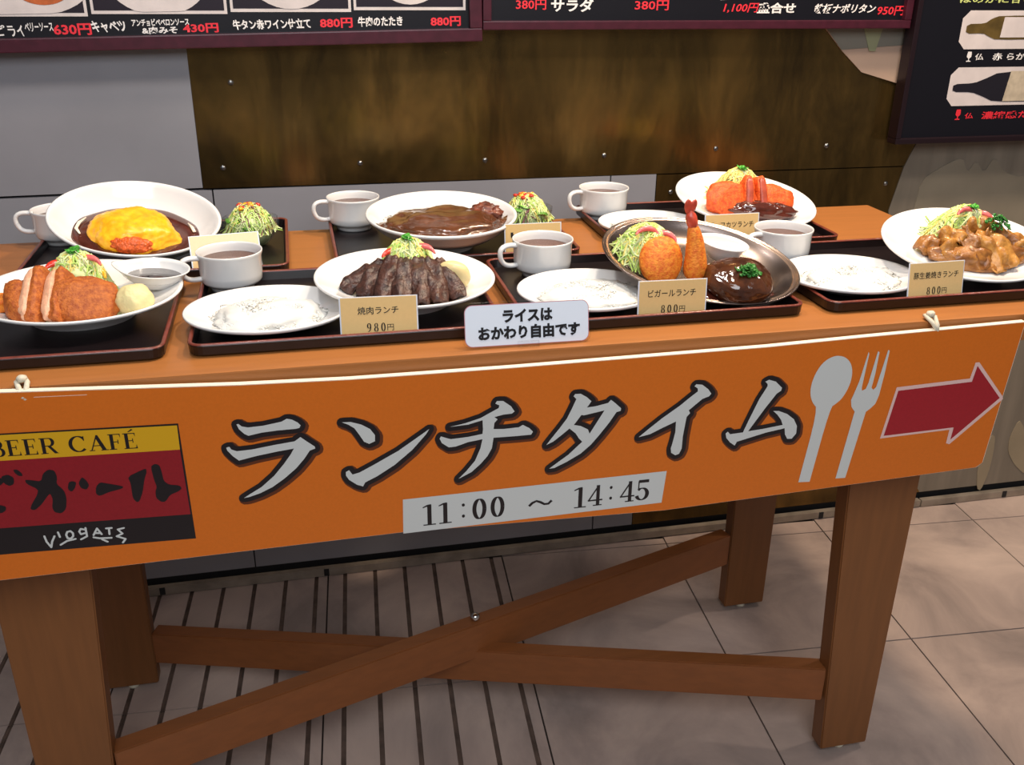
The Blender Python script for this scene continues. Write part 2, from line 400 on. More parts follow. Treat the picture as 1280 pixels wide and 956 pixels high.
def TR(x,y,z,rx=0,ry=0,rz=0): return Matrix.Translation((x,y,z))@Euler((math.radians(rx),math.radians(ry),math.radians(rz))).to_matrix().to_4x4()
TRC={
'ra':[[[-0.0997,0.8079],[-0.0971,0.8082],[-0.0935,0.8043],[-0.0858,0.8021],[-0.0666,0.8027],[-0.0425,0.8064],[-0.0357,0.81],[-0.0291,0.8081],[-0.0223,0.8034],[-0.0186,0.7988],[-0.0203,0.7951],[-0.0248,0.7942],[-0.0497,0.794],[-0.0692,0.7928],[-0.0862,0.7899],[-0.0911,0.793],[-0.0973,0.8006]],[[-0.1159,0.7752],[-0.112,0.7764],[-0.1098,0.7721],[-0.1031,0.7688],[-0.0837,0.7694],[-0.055,0.7731],[-0.0281,0.7759],[-0.0201,0.7814],[-0.012,0.7739],[-0.0027,0.7657],[-0.002,0.7625],[-0.0094,0.7601],[-0.0175,0.7484],[-0.0294,0.735],[-0.045,0.7219],[-0.0623,0.71],[-0.0792,0.7024],[-0.0941,0.6981],[-0.101,0.6974],[-0.0937,0.7019],[-0.0766,0.7117],[-0.059,0.7267],[-0.0451,0.743],[-0.035,0.7565],[-0.0298,0.7653],[-0.0524,0.7629],[-0.0794,0.7591],[-0.1019,0.7547],[-0.109,0.7622],[-0.1151,0.7711]]],
'n':[[[0.0351,0.7979],[0.0471,0.7973],[0.0608,0.7921],[0.0721,0.7844],[0.0782,0.7745],[0.0778,0.7653],[0.0698,0.7621],[0.063,0.7662],[0.0576,0.7766],[0.0512,0.7877],[0.0434,0.7937]],[[0.0363,0.7224],[0.0407,0.7247],[0.045,0.7174],[0.0547,0.7196],[0.0742,0.7292],[0.1085,0.7473],[0.133,0.7637],[0.1522,0.7766],[0.1476,0.769],[0.1277,0.7467],[0.1029,0.7261],[0.0782,0.711],[0.0615,0.7032],[0.0583,0.6972],[0.0501,0.7009],[0.0398,0.7097],[0.036,0.717]]],
'chi':[[[0.1805,0.777],[0.2013,0.7804],[0.2233,0.7864],[0.2491,0.7995],[0.2499,0.8034],[0.2442,0.8066],[0.2466,0.8103],[0.2552,0.8096],[0.2664,0.8006],[0.2715,0.7921],[0.2678,0.7892],[0.2554,0.7887],[0.243,0.7861],[0.2475,0.7822],[0.2431,0.7772],[0.2419,0.7678],[0.2556,0.7665],[0.2781,0.7671],[0.2836,0.7703],[0.2932,0.7642],[0.2984,0.7582],[0.296,0.7538],[0.2757,0.7536],[0.2419,0.7542],[0.2395,0.7379],[0.2332,0.7261],[0.2232,0.7146],[0.2106,0.7033],[0.1917,0.6941],[0.2031,0.7056],[0.2157,0.721],[0.2232,0.7396],[0.2262,0.7536],[0.2059,0.751],[0.1886,0.7459],[0.1788,0.7455],[0.1691,0.7533],[0.1661,0.7604],[0.1681,0.7637],[0.1742,0.761],[0.1814,0.7581],[0.206,0.7591],[0.2262,0.7618],[0.227,0.7693],[0.2263,0.7829],[0.2061,0.7781]]],
'ta':[[[0.3558,0.8079],[0.3579,0.811],[0.3661,0.8108],[0.3754,0.8046],[0.3822,0.7978],[0.3796,0.7936],[0.3761,0.7886],[0.389,0.7894],[0.4073,0.793],[0.4111,0.7975],[0.4185,0.791],[0.4268,0.7828],[0.4266,0.7789],[0.4202,0.7771],[0.4108,0.7622],[0.3968,0.7436],[0.3844,0.7287],[0.37,0.716],[0.3499,0.7049],[0.3315,0.6966],[0.3235,0.6961],[0.335,0.7044],[0.3513,0.7159],[0.3639,0.7278],[0.3714,0.735],[0.3662,0.7406],[0.3612,0.7491],[0.3517,0.7579],[0.3409,0.7491],[0.3284,0.7394],[0.3184,0.735],[0.3255,0.7447],[0.3369,0.7594],[0.3474,0.7741],[0.3542,0.7891],[0.36,0.8031]]],
'ta_hole':[[[0.3579,0.7629],[0.3684,0.7776],[0.3721,0.7767],[0.4023,0.7817],[0.3817,0.7466],[0.3792,0.7537],[0.3681,0.7603]]],
'i':[[[0.4563,0.7336],[0.4682,0.7434],[0.4899,0.7606],[0.516,0.7786],[0.5332,0.7926],[0.5418,0.799],[0.5413,0.8037],[0.5359,0.8077],[0.5384,0.8106],[0.5477,0.8091],[0.5577,0.8011],[0.5631,0.7935],[0.56,0.7897],[0.5499,0.7863],[0.5306,0.7701],[0.5329,0.7651],[0.5281,0.7595],[0.5268,0.7474],[0.525,0.728],[0.5249,0.7082],[0.5216,0.6998],[0.5159,0.6978],[0.5089,0.7028],[0.5078,0.7099],[0.5103,0.722],[0.5126,0.7366],[0.5123,0.7537],[0.4933,0.7458],[0.4733,0.7368]]],
'mu':[[[0.5925,0.7262],[0.5958,0.7289],[0.5999,0.7243],[0.6202,0.7253],[0.6274,0.7452],[0.6402,0.7783],[0.6508,0.7979],[0.6503,0.8015],[0.6463,0.8055],[0.6519,0.8081],[0.6631,0.8041],[0.6741,0.7935],[0.6735,0.7887],[0.6669,0.7844],[0.6517,0.7626],[0.6284,0.7264],[0.6512,0.728],[0.6836,0.7316],[0.68,0.7402],[0.6727,0.7496],[0.665,0.7565],[0.6743,0.7556],[0.6885,0.7493],[0.7009,0.7395],[0.7075,0.7275],[0.708,0.7148],[0.7018,0.7066],[0.6943,0.7073],[0.6895,0.7154],[0.6876,0.7257],[0.6569,0.7211],[0.6122,0.7105],[0.6093,0.7045],[0.6014,0.7104],[0.5945,0.7186]]],
'spoon':[[[0.7241,0.6285],[0.7387,0.7526],[0.7278,0.7638],[0.722,0.7782],[0.7212,0.7935],[0.7252,0.8113],[0.7347,0.8285],[0.7485,0.8369],[0.762,0.8377],[0.7753,0.8313],[0.7842,0.8185],[0.787,0.8016],[0.7846,0.785],[0.7767,0.7672],[0.7672,0.7587],[0.7587,0.7532],[0.7434,0.6273]]],
'fork':[[[0.7875,0.6281],[0.8011,0.7424],[0.7942,0.7515],[0.7917,0.7627],[0.7946,0.7718],[0.8003,0.7929],[0.8075,0.8398],[0.8091,0.8361],[0.8071,0.7984],[0.8063,0.7816],[0.8077,0.7768],[0.8135,0.7794],[0.8164,0.79],[0.823,0.8395],[0.8258,0.8378],[0.825,0.8031],[0.8228,0.7802],[0.8266,0.7767],[0.8305,0.781],[0.832,0.7902],[0.8398,0.8407],[0.8424,0.8387],[0.8408,0.8018],[0.8379,0.7664],[0.8341,0.7526],[0.826,0.7445],[0.8204,0.7406],[0.8044,0.6275]]],
'arrow_edge':[[[0.8532,0.6915],[0.8659,0.7774],[0.991,0.7815],[0.9948,0.8078],[1.0013,0.8079],[1.058,0.7447],[1.0591,0.7404],[0.9797,0.6688],[0.9732,0.6712],[0.974,0.695]]],
'arrow':[[[0.8588,0.6958],[0.8696,0.7714],[0.9956,0.7757],[0.9994,0.8018],[1.0526,0.7432],[0.9796,0.6772],[0.9809,0.6986]]],
'timebox':[[[0.1124,0.6696],[0.5046,0.6724],[0.5006,0.6187],[0.1111,0.6137]]],
'logo':[[[-0.4359,0.8236],[-0.1714,0.8159],[-0.1694,0.6421],[-0.4694,0.6502]],[[-0.4348,0.8218],[-0.173,0.8134],[-0.1736,0.7784],[-0.4421,0.7862]],[[-0.4421,0.7862],[-0.1736,0.7784],[-0.1719,0.6807],[-0.4617,0.6899]]],
'brush':[[[-0.3646,0.755],[-0.3592,0.7543],[-0.346,0.7506],[-0.3423,0.7615],[-0.3349,0.7668],[-0.3279,0.7645],[-0.3263,0.7541],[-0.3289,0.7452],[-0.3216,0.7352],[-0.3201,0.7234],[-0.3233,0.7074],[-0.33,0.7012],[-0.338,0.704],[-0.3396,0.7117],[-0.3367,0.723],[-0.3385,0.7325],[-0.3435,0.7273],[-0.3508,0.7177],[-0.3606,0.7096],[-0.3658,0.7121],[-0.3627,0.7191],[-0.3539,0.732],[-0.3516,0.7398],[-0.3638,0.7492]],[[-0.3142,0.7459],[-0.3093,0.7471],[-0.3049,0.7448],[-0.3082,0.736],[-0.3128,0.7314],[-0.3168,0.7358]],[[-0.2972,0.752],[-0.2925,0.7457],[-0.2903,0.7385],[-0.2946,0.7326],[-0.3008,0.7356],[-0.3027,0.7434]],[[-0.2828,0.7354],[-0.277,0.7417],[-0.268,0.7388],[-0.2497,0.7328],[-0.2511,0.7294],[-0.2679,0.7262],[-0.2801,0.7215],[-0.2843,0.7251]],[[-0.2424,0.7459],[-0.2256,0.7533],[-0.2186,0.7556],[-0.2183,0.7502],[-0.2226,0.7402],[-0.227,0.722],[-0.2327,0.7084],[-0.2368,0.707],[-0.2407,0.7141],[-0.2401,0.7352]],[[-0.2125,0.7577],[-0.2072,0.7613],[-0.2017,0.7588],[-0.2,0.7494],[-0.1993,0.7353],[-0.1939,0.7288],[-0.1804,0.7261],[-0.1781,0.7211],[-0.1835,0.7169],[-0.1938,0.7134],[-0.201,0.7035],[-0.2068,0.7042],[-0.2119,0.7107],[-0.2116,0.7202],[-0.2088,0.7269],[-0.2111,0.7389]],[[-0.3755,0.7708],[-0.371,0.7708],[-0.3665,0.7653],[-0.3658,0.7607],[-0.3708,0.7613],[-0.3745,0.7662]],[[-0.3916,0.7625],[-0.383,0.7649],[-0.3766,0.7597],[-0.3779,0.7508],[-0.3833,0.748],[-0.389,0.752]],[[-0.4106,0.7249],[-0.4,0.7224],[-0.3932,0.7193],[-0.3943,0.7136],[-0.4005,0.7098],[-0.4127,0.7136]],[[-0.4127,0.7704],[-0.4063,0.7708],[-0.4116,0.7387],[-0.4106,0.7249],[-0.4127,0.7136],[-0.4213,0.7169],[-0.4205,0.7397]],[[-0.4095,0.7543],[-0.3916,0.7625],[-0.389,0.752],[-0.4101,0.7465]]],
'scrib':[[[-0.3561,0.6699],[-0.3548,0.6613],[-0.3506,0.6523],[-0.3482,0.6605],[-0.344,0.6684]],[[-0.3389,0.6737],[-0.3377,0.6664]],[[-0.3297,0.6685],[-0.3276,0.673],[-0.3236,0.6737],[-0.3211,0.6702],[-0.3215,0.6655],[-0.3249,0.6623],[-0.3286,0.6632],[-0.3297,0.6685]],[[-0.3387,0.6544],[-0.3302,0.6593],[-0.3193,0.6611]],[[-0.3067,0.6739],[-0.3107,0.6754],[-0.3132,0.6716],[-0.3116,0.6673],[-0.3066,0.6684]],[[-0.3048,0.6761],[-0.3048,0.6633],[-0.3128,0.6595]],[[-0.2966,0.664],[-0.2909,0.6736],[-0.2865,0.6641]],[[-0.2946,0.6669],[-0.2876,0.666]],[[-0.2971,0.6606],[-0.2897,0.6582],[-0.2752,0.6571]],[[-0.2871,0.6562],[-0.2809,0.6517]],[[-0.2798,0.6722],[-0.273,0.6721]],[[-0.2764,0.6718],[-0.2769,0.6629]],[[-0.258,0.6702],[-0.2657,0.6688],[-0.2608,0.6618],[-0.2685,0.6586],[-0.2581,0.6531],[-0.2622,0.648]]],
'digits':[[[0.1485,0.6233],[0.1493,0.6578]],[[0.1713,0.6234],[0.1719,0.6581]],[[0.1982,0.6284],[0.1984,0.6546]],[[0.2216,0.6244],[0.2217,0.6585]],[[0.2482,0.6249],[0.248,0.6588]],[[0.3091,0.6377],[0.3089,0.6472]],[[0.3717,0.6252],[0.3703,0.6601]],[[0.3946,0.6259],[0.3929,0.6605]],[[0.4193,0.6322],[0.4179,0.6581]],[[0.4442,0.6266],[0.4421,0.6614]],[[0.469,0.6268],[0.4666,0.6617]]],
'beer':[[-0.3981,0.7906],[-0.2213,0.7849],[-0.394,0.8121],[-0.2183,0.8071],[-0.3087,0.7906],[-0.324,0.7877]],
}
# ------------------------------------------------------------------ setting: floor, wall
floor=box('floor',-4,6,-3,2.06,-.05,-.006,'grout'); tag(floor,kind='structure')
ang=math.radians(-3.8); ex=Vector((math.cos(ang),math.sin(ang),0)); ey=Vector((-math.sin(ang),math.cos(ang),0)); O=Vector((.853,1.955,0))
PX,PY=.425,.438
def tile_mesh(wd,dp,grooved):
    g=.0035; h=.0062; bm=bmesh.new()
    def bx(x0,x1,z0,z1,mi):
        r=bmesh.ops.create_cube(bm,size=1)
        for v in r['verts']: v.co=Vector((x0+(v.co.x+.5)*(x1-x0),g/2+(v.co.y+.5)*(dp-g),z0+(v.co.z+.5)*(z1-z0)))
        for fc in {f for v in r['verts'] for f in v.link_faces}: fc.material_index=mi
    if not grooved: bx(g/2,wd-g/2,-h,0,0)
    else:
        bx(g/2,wd-g/2,-h,-.0035,1)
        cs=[.04+.0715*i for i in range(6)]; x=g/2
        for c in cs+[None]:
            e=c-.0048 if c is not None else wd-g/2
            bx(x,e,-.0035,0,0)
            if c is not None: bx(c-.0006,c+.0006,-.0035,-.0022,1); x=c+.0048
    me=bpy.data.meshes.new('floor_tile'); bm.to_mesh(me); bm.free(); me.materials.append(M['tile']); me.materials.append(M['groove']); return me
tms={}
for j in range(-7,6):
    for i in range(-4,2):
        gr=j<=-2; dp=PY
        if i==1:
            dp=None
        p=O+ex*(j*PX)+ey*((i-1)*PY)
        if i==1:
            far=(2.0105-max(p.y,(p+ex*PX).y)); 
            if far<.01: continue
            dp=round(min(PY,far),3)
        key=(gr,dp)
        if key not in tms: tms[key]=tile_mesh(PX,dp,gr)
        o=bpy.data.objects.new('floor_tile',tms[key]); COL.objects.link(o); o.parent=floor; o.location=p; o.rotation_euler=(0,0,ang)
wall=box('wall_back',-4,6,2.012,2.06,0,3.0,'dark'); tag(wall,kind='structure')
def panel(pts,mt,name='wall_panel',y=2.0,d=.011): return prism(name,pts,y,y+d,mt,wall)
panel([(-2.2,.925),(-.1795,.941),(-.184,1.9),(-2.2,1.9)],'greypanel')
panel([(-2.2,.04),(-.1645,.04),(-.1645,.935),(-.18,.936),(-2.2,.920)],'greypanel')
panel([(-.1615,.04),(.666,.04),(.666,.9355),(-.1615,.9355)],'greypanel')
panel([(.669,.04),(.772,.04),(.772,.9355),(.669,.9355)],'greypanel')
panel([(-.181,.9395),(1.378,.9345),(1.40,.99),(1.46,1.12),(1.46,1.9),(-.181,1.9)],'brass','brass_panel')
panel([(.774,.04),(1.60,.04),(1.52,.15),(1.42,.5),(1.356,.83),(1.377,.932),(.774,.934)],'brass','brass_panel')
panel([(1.60,.0400),(3.6,.04),(3.6,1.9),(1.462,1.9),(1.462,1.12),(1.402,.99),(1.379,.932),(1.358,.83),(1.422,.5),(1.522,.15)],'olive')
panel([(1.13,1.235),(1.174,1.191),(1.231,1.144),(1.343,1.114),(1.36,1.235)],'artbeige','painted_piece',1.997,.003)
panel([(1.131,1.236),(1.174,1.1912),(1.36,1.202),(1.36,1.236)],'artgrey','painted_piece',1.9955,.0012)
panel([(1.219,1.236),(1.265,1.236),(1.255,1.188),(1.240,1.188)],'artgreen','painted_piece',1.994,.0012)
for p in [[(1.787,.198),(1.772,.155),(1.766,.097),(1.780,.03),(1.794,.023),(1.806,.081),(1.806,.143),(1.80,.19)],
          [(1.862,.237),(1.846,.18),(1.852,.138),(1.883,.095),(1.925,.06),(1.99,.05),(1.93,.1),(1.90,.16),(1.885,.21)],
          [(1.827,.405),(1.90,.30),(1.95,.36),(1.92,.44)],
          [(1.421,.80),(1.43,.90),(1.478,.93),(1.528,.951),(1.548,.912),(1.566,.942),(1.593,.910),(1.614,.95),(1.647,.911),(1.705,.895),(1.76,.93),(1.76,.74),(1.60,.70)],
          [(2.0,.2),(2.06,.32),(2.13,.22),(2.1,.08)]]:
    panel(smoothpoly(p,1),'artdim' if p[0][0]<1.5 else 'artlight','painted_piece',1.9985,.0015)
for x,z in [(-.138,.979),(.131,.980),(.39,.978),(.65,.98),(.906,.987),(1.173,.986),(.808,.895),(1.338,.895),(-.107,1.141)]:
    bm=bmesh.new(); bmesh.ops.create_uvsphere(bm,u_segments=12,v_segments=6,radius=.0055)
    for v in bm.verts: v.co=Vector((x+v.co.x,2.0+v.co.z*.0-abs(v.co.z)*.6,z+v.co.y))
    me=bpy.data.meshes.new('bolt'); bm.to_mesh(me); bm.free(); link('bolt',me,'chrome',wall,True)
o=prism('trim_1',[(-2.2,.001),(1.60,.001),(1.60,.022),(-2.2,.024)],1.984,2.0,'kerb'); tag(o,kind='structure')
bm=bmesh.new(); bm.from_mesh(o.data); bmesh.ops.bevel(bm,geom=bm.edges[:],offset=.003,segments=2,affect='EDGES'); bm.to_mesh(o.data); bm.free()
o=box('trim_2',1.602,3.6,1.984,2.0,.001,.022,'kerb',bev=.003); tag(o,kind='structure')
for x in (-.375,.0,1.3,1.86): box('bracket',x-.006,x+.006,1.982,1.9845,.004,.022,'dark',wall)
# ------------------------------------------------------------------ menu boards on the wall
def board(name,label,x0,x1,z0,z1,rot,fw_,mt,y=1.965):
    T=Matrix.Translation((x0,y,z0))@Matrix.Rotation(-rot,4,'Y')
    t=thing(name,label,'menu board',mtx=T)
    W,H=x1-x0,z1-z0
    box('backing',fw_*.6,W-fw_*.6,.008,.028,fw_*.6,H-fw_*.6,'board',t)
    for a in [(0,W,0,fw_),(0,W,H-fw_,H)]: box('frame_rail',a[0],a[1],-.004,.03,a[2],a[3],mt,t,.002)
    for a in [(0,fw_),(W-fw_,W)]: box('frame_stile',a[0],a[1],-.0042,.0302,fw_+.0002,H-fw_-.0002,mt,t,.002)
    return t,T.inverted()
def loc2(Ti,pts): # world (x,z) on board plane to board-local (x,z)
    return [((Ti@Vector((x,1.965,z))).x,(Ti@Vector((x,1.965,z))).z) for x,z in pts]
def btext(t,Ti,body,x0,x1,z,h,mt,bold=.015,skew=0,shear=0):
    (a,b),(c,_)=loc2(Ti,[(x0,z),(x1,z)])
    o=textmesh('lettering',body,a,c,b,h,.0072,mt,t,bold=bold,shear=shear,skew=skew); return o
FY=.0075
t,Ti=board('menu_board','long dark framed menu board at upper left with white-edged dish photos',-1.0,.378,1.192,1.72,math.radians(1.0),.024,'frame')
for x0,x1,k in [(-.62,-.3405,0),(-.334,-.0985,1),(-.0925,.1275,2),(.1325,.3465,3)]:
    zb=1.2655+(x0+.34)*.014
    P=loc2(Ti,[(x0,zb),(x1,zb),(x1,zb+.18),(x0,zb+.18)])
    ph=flat('photo_border',[P],FY,'photoplate',t)
    Q=loc2(Ti,[(x0+.005,zb+.006),(x1-.005,zb+.006),(x1-.005,zb+.175),(x0+.005,zb+.175)])
    flat('photo',[Q],FY-.0004,'photo',t)
    cx=(x0+x1)/2
    def ell2(cx,cz,rx,rz): return loc2(Ti,[(cx+rx*math.cos(2*PI*i/40),cz+rz*math.sin(2*PI*i/40)) for i in range(40)])
    def clip(p): 
        lo=min(q[1] for q in Q); return [(a,max(b,lo)) for a,b in p]
    flat('photo_plate',[clip(ell2(cx+(.02 if k==0 else 0),zb+[.052,.075,.09,.095][k],[.13,.095,.09,.08][k],[.055,.078,.085,.085][k]))],FY-.0008,'photoplate',t)
    flat('photo_food',[clip(ell2(cx+[.07,0,0,.0][k],zb+[.052,.09,.09,.1][k],[.05,.05,.045,.04][k],[.033,.04,.04,.04][k]))],FY-.0012,'photobrown',t)
B=lambda *a,**k: btext(t,Ti,*a,**k)
B('ピ',-.503,-.482,1.229,.018,'chalk'); B('ライ',-.474,-.448,1.228,.019,'chalk',skew=-.3); B('ベリーソース',-.449,-.402,1.236,.015,'chalk',bold=.02)
B('630円',-.402,-.338,1.229,.020,'chalkred',bold=.03); 
B('キャベツ',-.334,-.275,1.234,.020,'chalk',bold=.03,skew=-.3); B('アンチョビペペロンソース',-.268,-.168,1.2445,.0125,'chalk',bold=.03); B('&肉みそ',-.252,-.190,1.231,.0125,'chalk',bold=.03)
B('430円',-.180,-.117,1.2325,.0165,'chalkred',bold=.03)
B('牛タン赤ワイン仕立て',-.0895,.052,1.2375,.018,'chalk',bold=.03,skew=-.15); B('880円',.068,.129,1.240,.018,'chalkred',bold=.03)
B('牛肉のたたき',.139,.224,1.2425,.018,'chalk',bold=.03); B('880円',.278,.337,1.2425,.018,'chalkred',bold=.03)
t,Ti=board('menu_board','wide maroon framed chalk menu board at top centre with red prices',.379,1.3085,1.2365,1.75,0,.0165,'frame')
B('380円',.446,.507,1.273,.019,'chalkred'); B('サラダ',.517,.604,1.269,.024,'chalk',bold=.03); B('380円',.690,.762,1.272,.019,'chalkred')
flat('photo_edge',[loc2(Ti,[(.873,1.2915),(.912,1.294),(.912,1.40),(.873,1.40)])],FY,'photoplate',t)
B('1,100円',.880,.955,1.267,.019,'chalkred',skew=.25); B('盛合せ',.955,1.042,1.266,.021,'chalk',bold=.03); B('鉄板ナポリタン',1.082,1.224,1.266,.019,'chalk',bold=.025,skew=.25); B('950円',1.230,1.294,1.262,.019,'chalkred',skew=.1,bold=.02)
t,Ti=board('wine_board','black wine menu board at upper right with two bottle photos',1.3125,2.15,.993,1.75,0,.012,'frame2',1.955)
def oct_(x0,x1,z0,z1,c=.016,sk=.0): return [(x0+c,z0),(x1-c,z0),(x1,z0+c),(x1,z1-c),(x1-c,z1),(x0+c,z1),(x0,z1-c),(x0,z0+c)]
def F2(name,pts,d,mt): return flat(name,[loc2(Ti,pts)],FY-d,mt,t)
F2('bottle_photo',oct_(1.4335,1.70,1.193,1.2725),0,'photoplate')
F2('bottle_photo',oct_(1.4295,1.72,1.0725,1.155),0,'photoplate')
F2('bottle_shape',smoothpoly([(1.446,1.225),(1.446,1.245),(1.49,1.246),(1.505,1.256),(1.525,1.262),(1.69,1.262),(1.69,1.214),(1.525,1.212),(1.505,1.219),(1.49,1.226)],1),.0006,'bottle2')
F2('bottle_label',[(1.533,1.217),(1.62,1.217),(1.62,1.259),(1.536,1.259)],.0010,'photoplate')
F2('bottle_shape',smoothpoly([(1.440,1.103),(1.440,1.120),(1.49,1.121),(1.52,1.131),(1.55,1.144),(1.70,1.147),(1.70,1.079),(1.55,1.080),(1.52,1.092),(1.49,1.102)],1),.0006,'bottle')
F2('bottle_label',[(1.572,1.081),(1.66,1.081),(1.66,1.146),(1.580,1.146)],.0010,'bottlelabel')
def wineglass(x,z,s,mt):
    F2('wineglass_mark',[(x-s*.5,z),(x+s*.5,z),(x+s*.5,z+s*.15),(x+s*.1,z+s*.25),(x+s*.1,z+s*.6),(x+s*.5,z+s*.9),(x+s*.5,z+s*1.4),(x+s*.4,z+s*1.9),(x-s*.4,z+s*1.9),(x-s*.5,z+s*1.4),(x-s*.5,z+s*.9),(x-s*.1,z+s*.6),(x-s*.1,z+s*.25),(x-s*.5,z+s*.15)],.0004,mt)
wineglass(1.466,1.167,.011,'chalk'); wineglass(1.466,1.042,.012,'chalkred')
B('仏',1.481,1.503,1.170,.014,'chalk'); B('赤 らかなル',1.525,1.66,1.169,.016,'chalk',bold=.02)
B('仏',1.484,1.506,1.044,.013,'chalkred'); B('濃縮感たつ',1.527,1.68,1.042,.017,'chalkred',bold=.02)
B('ほのかに甘い',1.418,1.60,1.287,.016,'chalkgreen',bold=.02)
# ------------------------------------------------------------------ table
TX0,TX1,TY0,TY1=-.643,1.167,1.136,1.795
tb=thing('trestle_table','long orange-brown wooden table holding the lunch trays in front of the wall','table',(.262,1.505,0))
def tp(o): 
    o.parent=tb; o.matrix_parent_inverse=Matrix.Translation((-.262,-1.505,0)); return o
tp(box('tabletop',TX0,TX1,TY0,TY1,.858,.9,'wood',None,.0025))
def leg(xo,xi_b,xi_t,y0,y1,slant=0):
    zt=.858; V=[]
    pts=[(xo,0.012),(xi_b,.012),(xi_t,zt),(xo,zt)]
    if xo>xi_b: pts=[pts[1],pts[0],pts[3],pts[2]]
    o=prism('leg',pts,y0,y1,'leg'); 
    bm=bmesh.new(); bm.from_mesh(o.data); bmesh.ops.bevel(bm,geom=[e for e in bm.edges if len(e.link_faces)==2 and e.calc_face_angle(0)>.5],offset=.002,segments=2,affect='EDGES'); bm.to_mesh(o.data); bm.free()
    tp(o); g=lathe('glide',[(1,0),(1,.004),(.5,.012)],'cord',None,.011,.011,16); g.location=((xo+xi_b)/2,(y0+y1)/2,.0); g.parent=o; return o
leg(.974,.880,.826,1.222,1.258); leg(-.450,-.356,-.302,1.222,1.258)
leg(.977,.882,.868,1.665,1.70); leg(-.452,-.350,-.336,1.665,1.70)
tp(box('apron',-.44,.96,1.262,1.285,.80,.8575,'leg',None,.002)); tp(box('apron',-.44,.96,1.64,1.662,.80,.8575,'leg',None,.002))
def brace(a,b,h,th):
    a=Vector(a);b=Vector(b);d=(b-a); dh=Vector((d.x,d.y,0)).normalized(); nn=Vector((-dh.y,dh.x,0))*th/2; upv=Vector((0,0,h/2))
    V=[p+s1*nn+s2*upv for p in (a,b) for s1 in (-1,1) for s2 in (-1,1)]
    F=[(0,1,3,2),(4,6,7,5),(0,4,5,1),(2,3,7,6),(1,5,7,3),(0,2,6,4)]
    me=bpy.data.meshes.new('brace'); me.from_pydata(V,[],F); bm=bmesh.new(); bm.from_mesh(me); bmesh.ops.recalc_face_normals(bm,faces=bm.faces[:]); bmesh.ops.bevel(bm,geom=bm.edges[:],offset=.002,segments=2,affect='EDGES'); bm.to_mesh(me); bm.free()
    return tp(link('brace',me,'brace'))
brace((-.345,1.245,.205),(.874,1.683,.165),.078,.032)
brace((-.345,1.683,.095),(.874,1.245,.160),.072,.032)
o=tp(blob('bolt','chrome',sx=.0095,sy=.0095,sz=.009,amp=0,sub=2)); o.location=(.266,1.462,.232)
# ------------------------------------------------------------------ banner
bn=thing('lunch_banner','long orange sign board with arrow and opening hours hanging on the table front','sign',(0,0,0))
BY=1.122
KB=BY/1.180
def kb(pts): return [(x*KB,1.37-(1.37-z)*KB) for x,z in pts]
TRC={k:([kb(p) for p in v] if isinstance(v[0][0],(list,tuple)) else kb(v)) for k,v in TRC.items()}
prism('board_panel',kb([(-.56,.604),(-.42,.609),(.11,.6155),(.506,.604),(1.040,.620),(1.050,.628),(1.068,.869),(.8,.864),(.644,.860),(.267,.858),(.05,.859),(-.09,.863),(-.371,.877),(-.56,.886)]),BY,BY+.009,['boardedge'],bn)
front=flat('printed_face',[kb([(-.5595,.6045),(-.42,.6095),(.11,.616),(.506,.6045),(1.039,.6205),(1.049,.628),(1.067,.868),(.8,.863),(.644,.859),(.267,.857),(.05,.858),(-.09,.862),(-.371,.876),(-.5595,.885)])],BY-.0004,'orange',bn)
HOLE=None
for k in ('ra','n','chi','ta','i','mu'):
    polys=[list(p) for p in TRC[k]]
    hole=list(TRC['ta_hole'][0]) if k=='ta' else None
    outl=polys+([hole] if hole else [])
    ring=lambda r,dx,dz: [q for q in halo(outl,r,dx,dz) if True]
    def noholefill(r,dx,dz):
        out=[]
        for p in outl:
            pp=halo([p],r,dx,dz); out+=pp[1:]
        return out
    union('character_shadow',noholefill(.0084,.0020,-.0020),BY-.0006,'pshadow',bn)
    union('character_outline',noholefill(.0064,0,0),BY-.0009,'pblack',bn)
    flat('character',[polys[0]] if k=='ta' else polys,BY-.0012,'pwhite',bn,holes=hole)
flat('spoon_print',[openchaikin(list(TRC['spoon'][0]),2)],BY-.0008,'pwhite',bn); flat('fork_print',[list(TRC['fork'][0])],BY-.0008,'pwhite',bn)
flat('arrow_border',[list(TRC['arrow_edge'][0])],BY-.0008,'ppink',bn); flat('arrow_print',[list(TRC['arrow'][0])],BY-.0011,'pred2',bn)
flat('hours_strip',[list(TRC['timebox'][0])],BY-.0008,'pwhite',bn)
gl=[]
def dg(c,xc,z0,z1):
    g,a=glyph(c); h=z1-z0; wd=1.08
    union('numeral',[[(xc+(q[0]-.3 if c!=':' else q[0]-.2)*h*wd*1.0, z0+q[1]*h) for q in p] for p in g],BY-.0011,'pblack',bn)
for c,(a,b) in zip('11:00~14:45',TRC['digits']):
    if c=='~': continue
    dg(c,a[0],a[1],b[1])
gl=nib(kb([(.295,.637),(.300,.642),(.306,.6445),(.312,.642),(.318,.638),(.324,.638),(.329,.643)]),.0032,.0042)
union('wave_dash',gl,BY-.0011,'pblack',bn)
lg=TRC['logo']
flat('logo_ground',[list(lg[0])],BY-.0008,'pblack',bn); flat('logo_yellow',[list(lg[1])],BY-.0010,'pyellow',bn); flat('logo_red',[list(lg[2])],BY-.0010,'pred',bn)
(BX,BZ),=kb([(-.3985,.7908)])
g1,xe=serif('BEER CAFÉ',BX,BZ,.0211,1.0,.045,slope=-.032)
scale=(.1775*KB)/(xe-BX)
g1,xe=serif('BEER CAFÉ',BX,BZ,.0211,scale,.045,slope=-.032/scale)
union('logo_lettering',g1,BY-.0013,'pblack',bn)
flat('logo_brushwork',[smoothpoly(list(p),1) for p in TRC['brush']],BY-.0013,'pblack',bn)
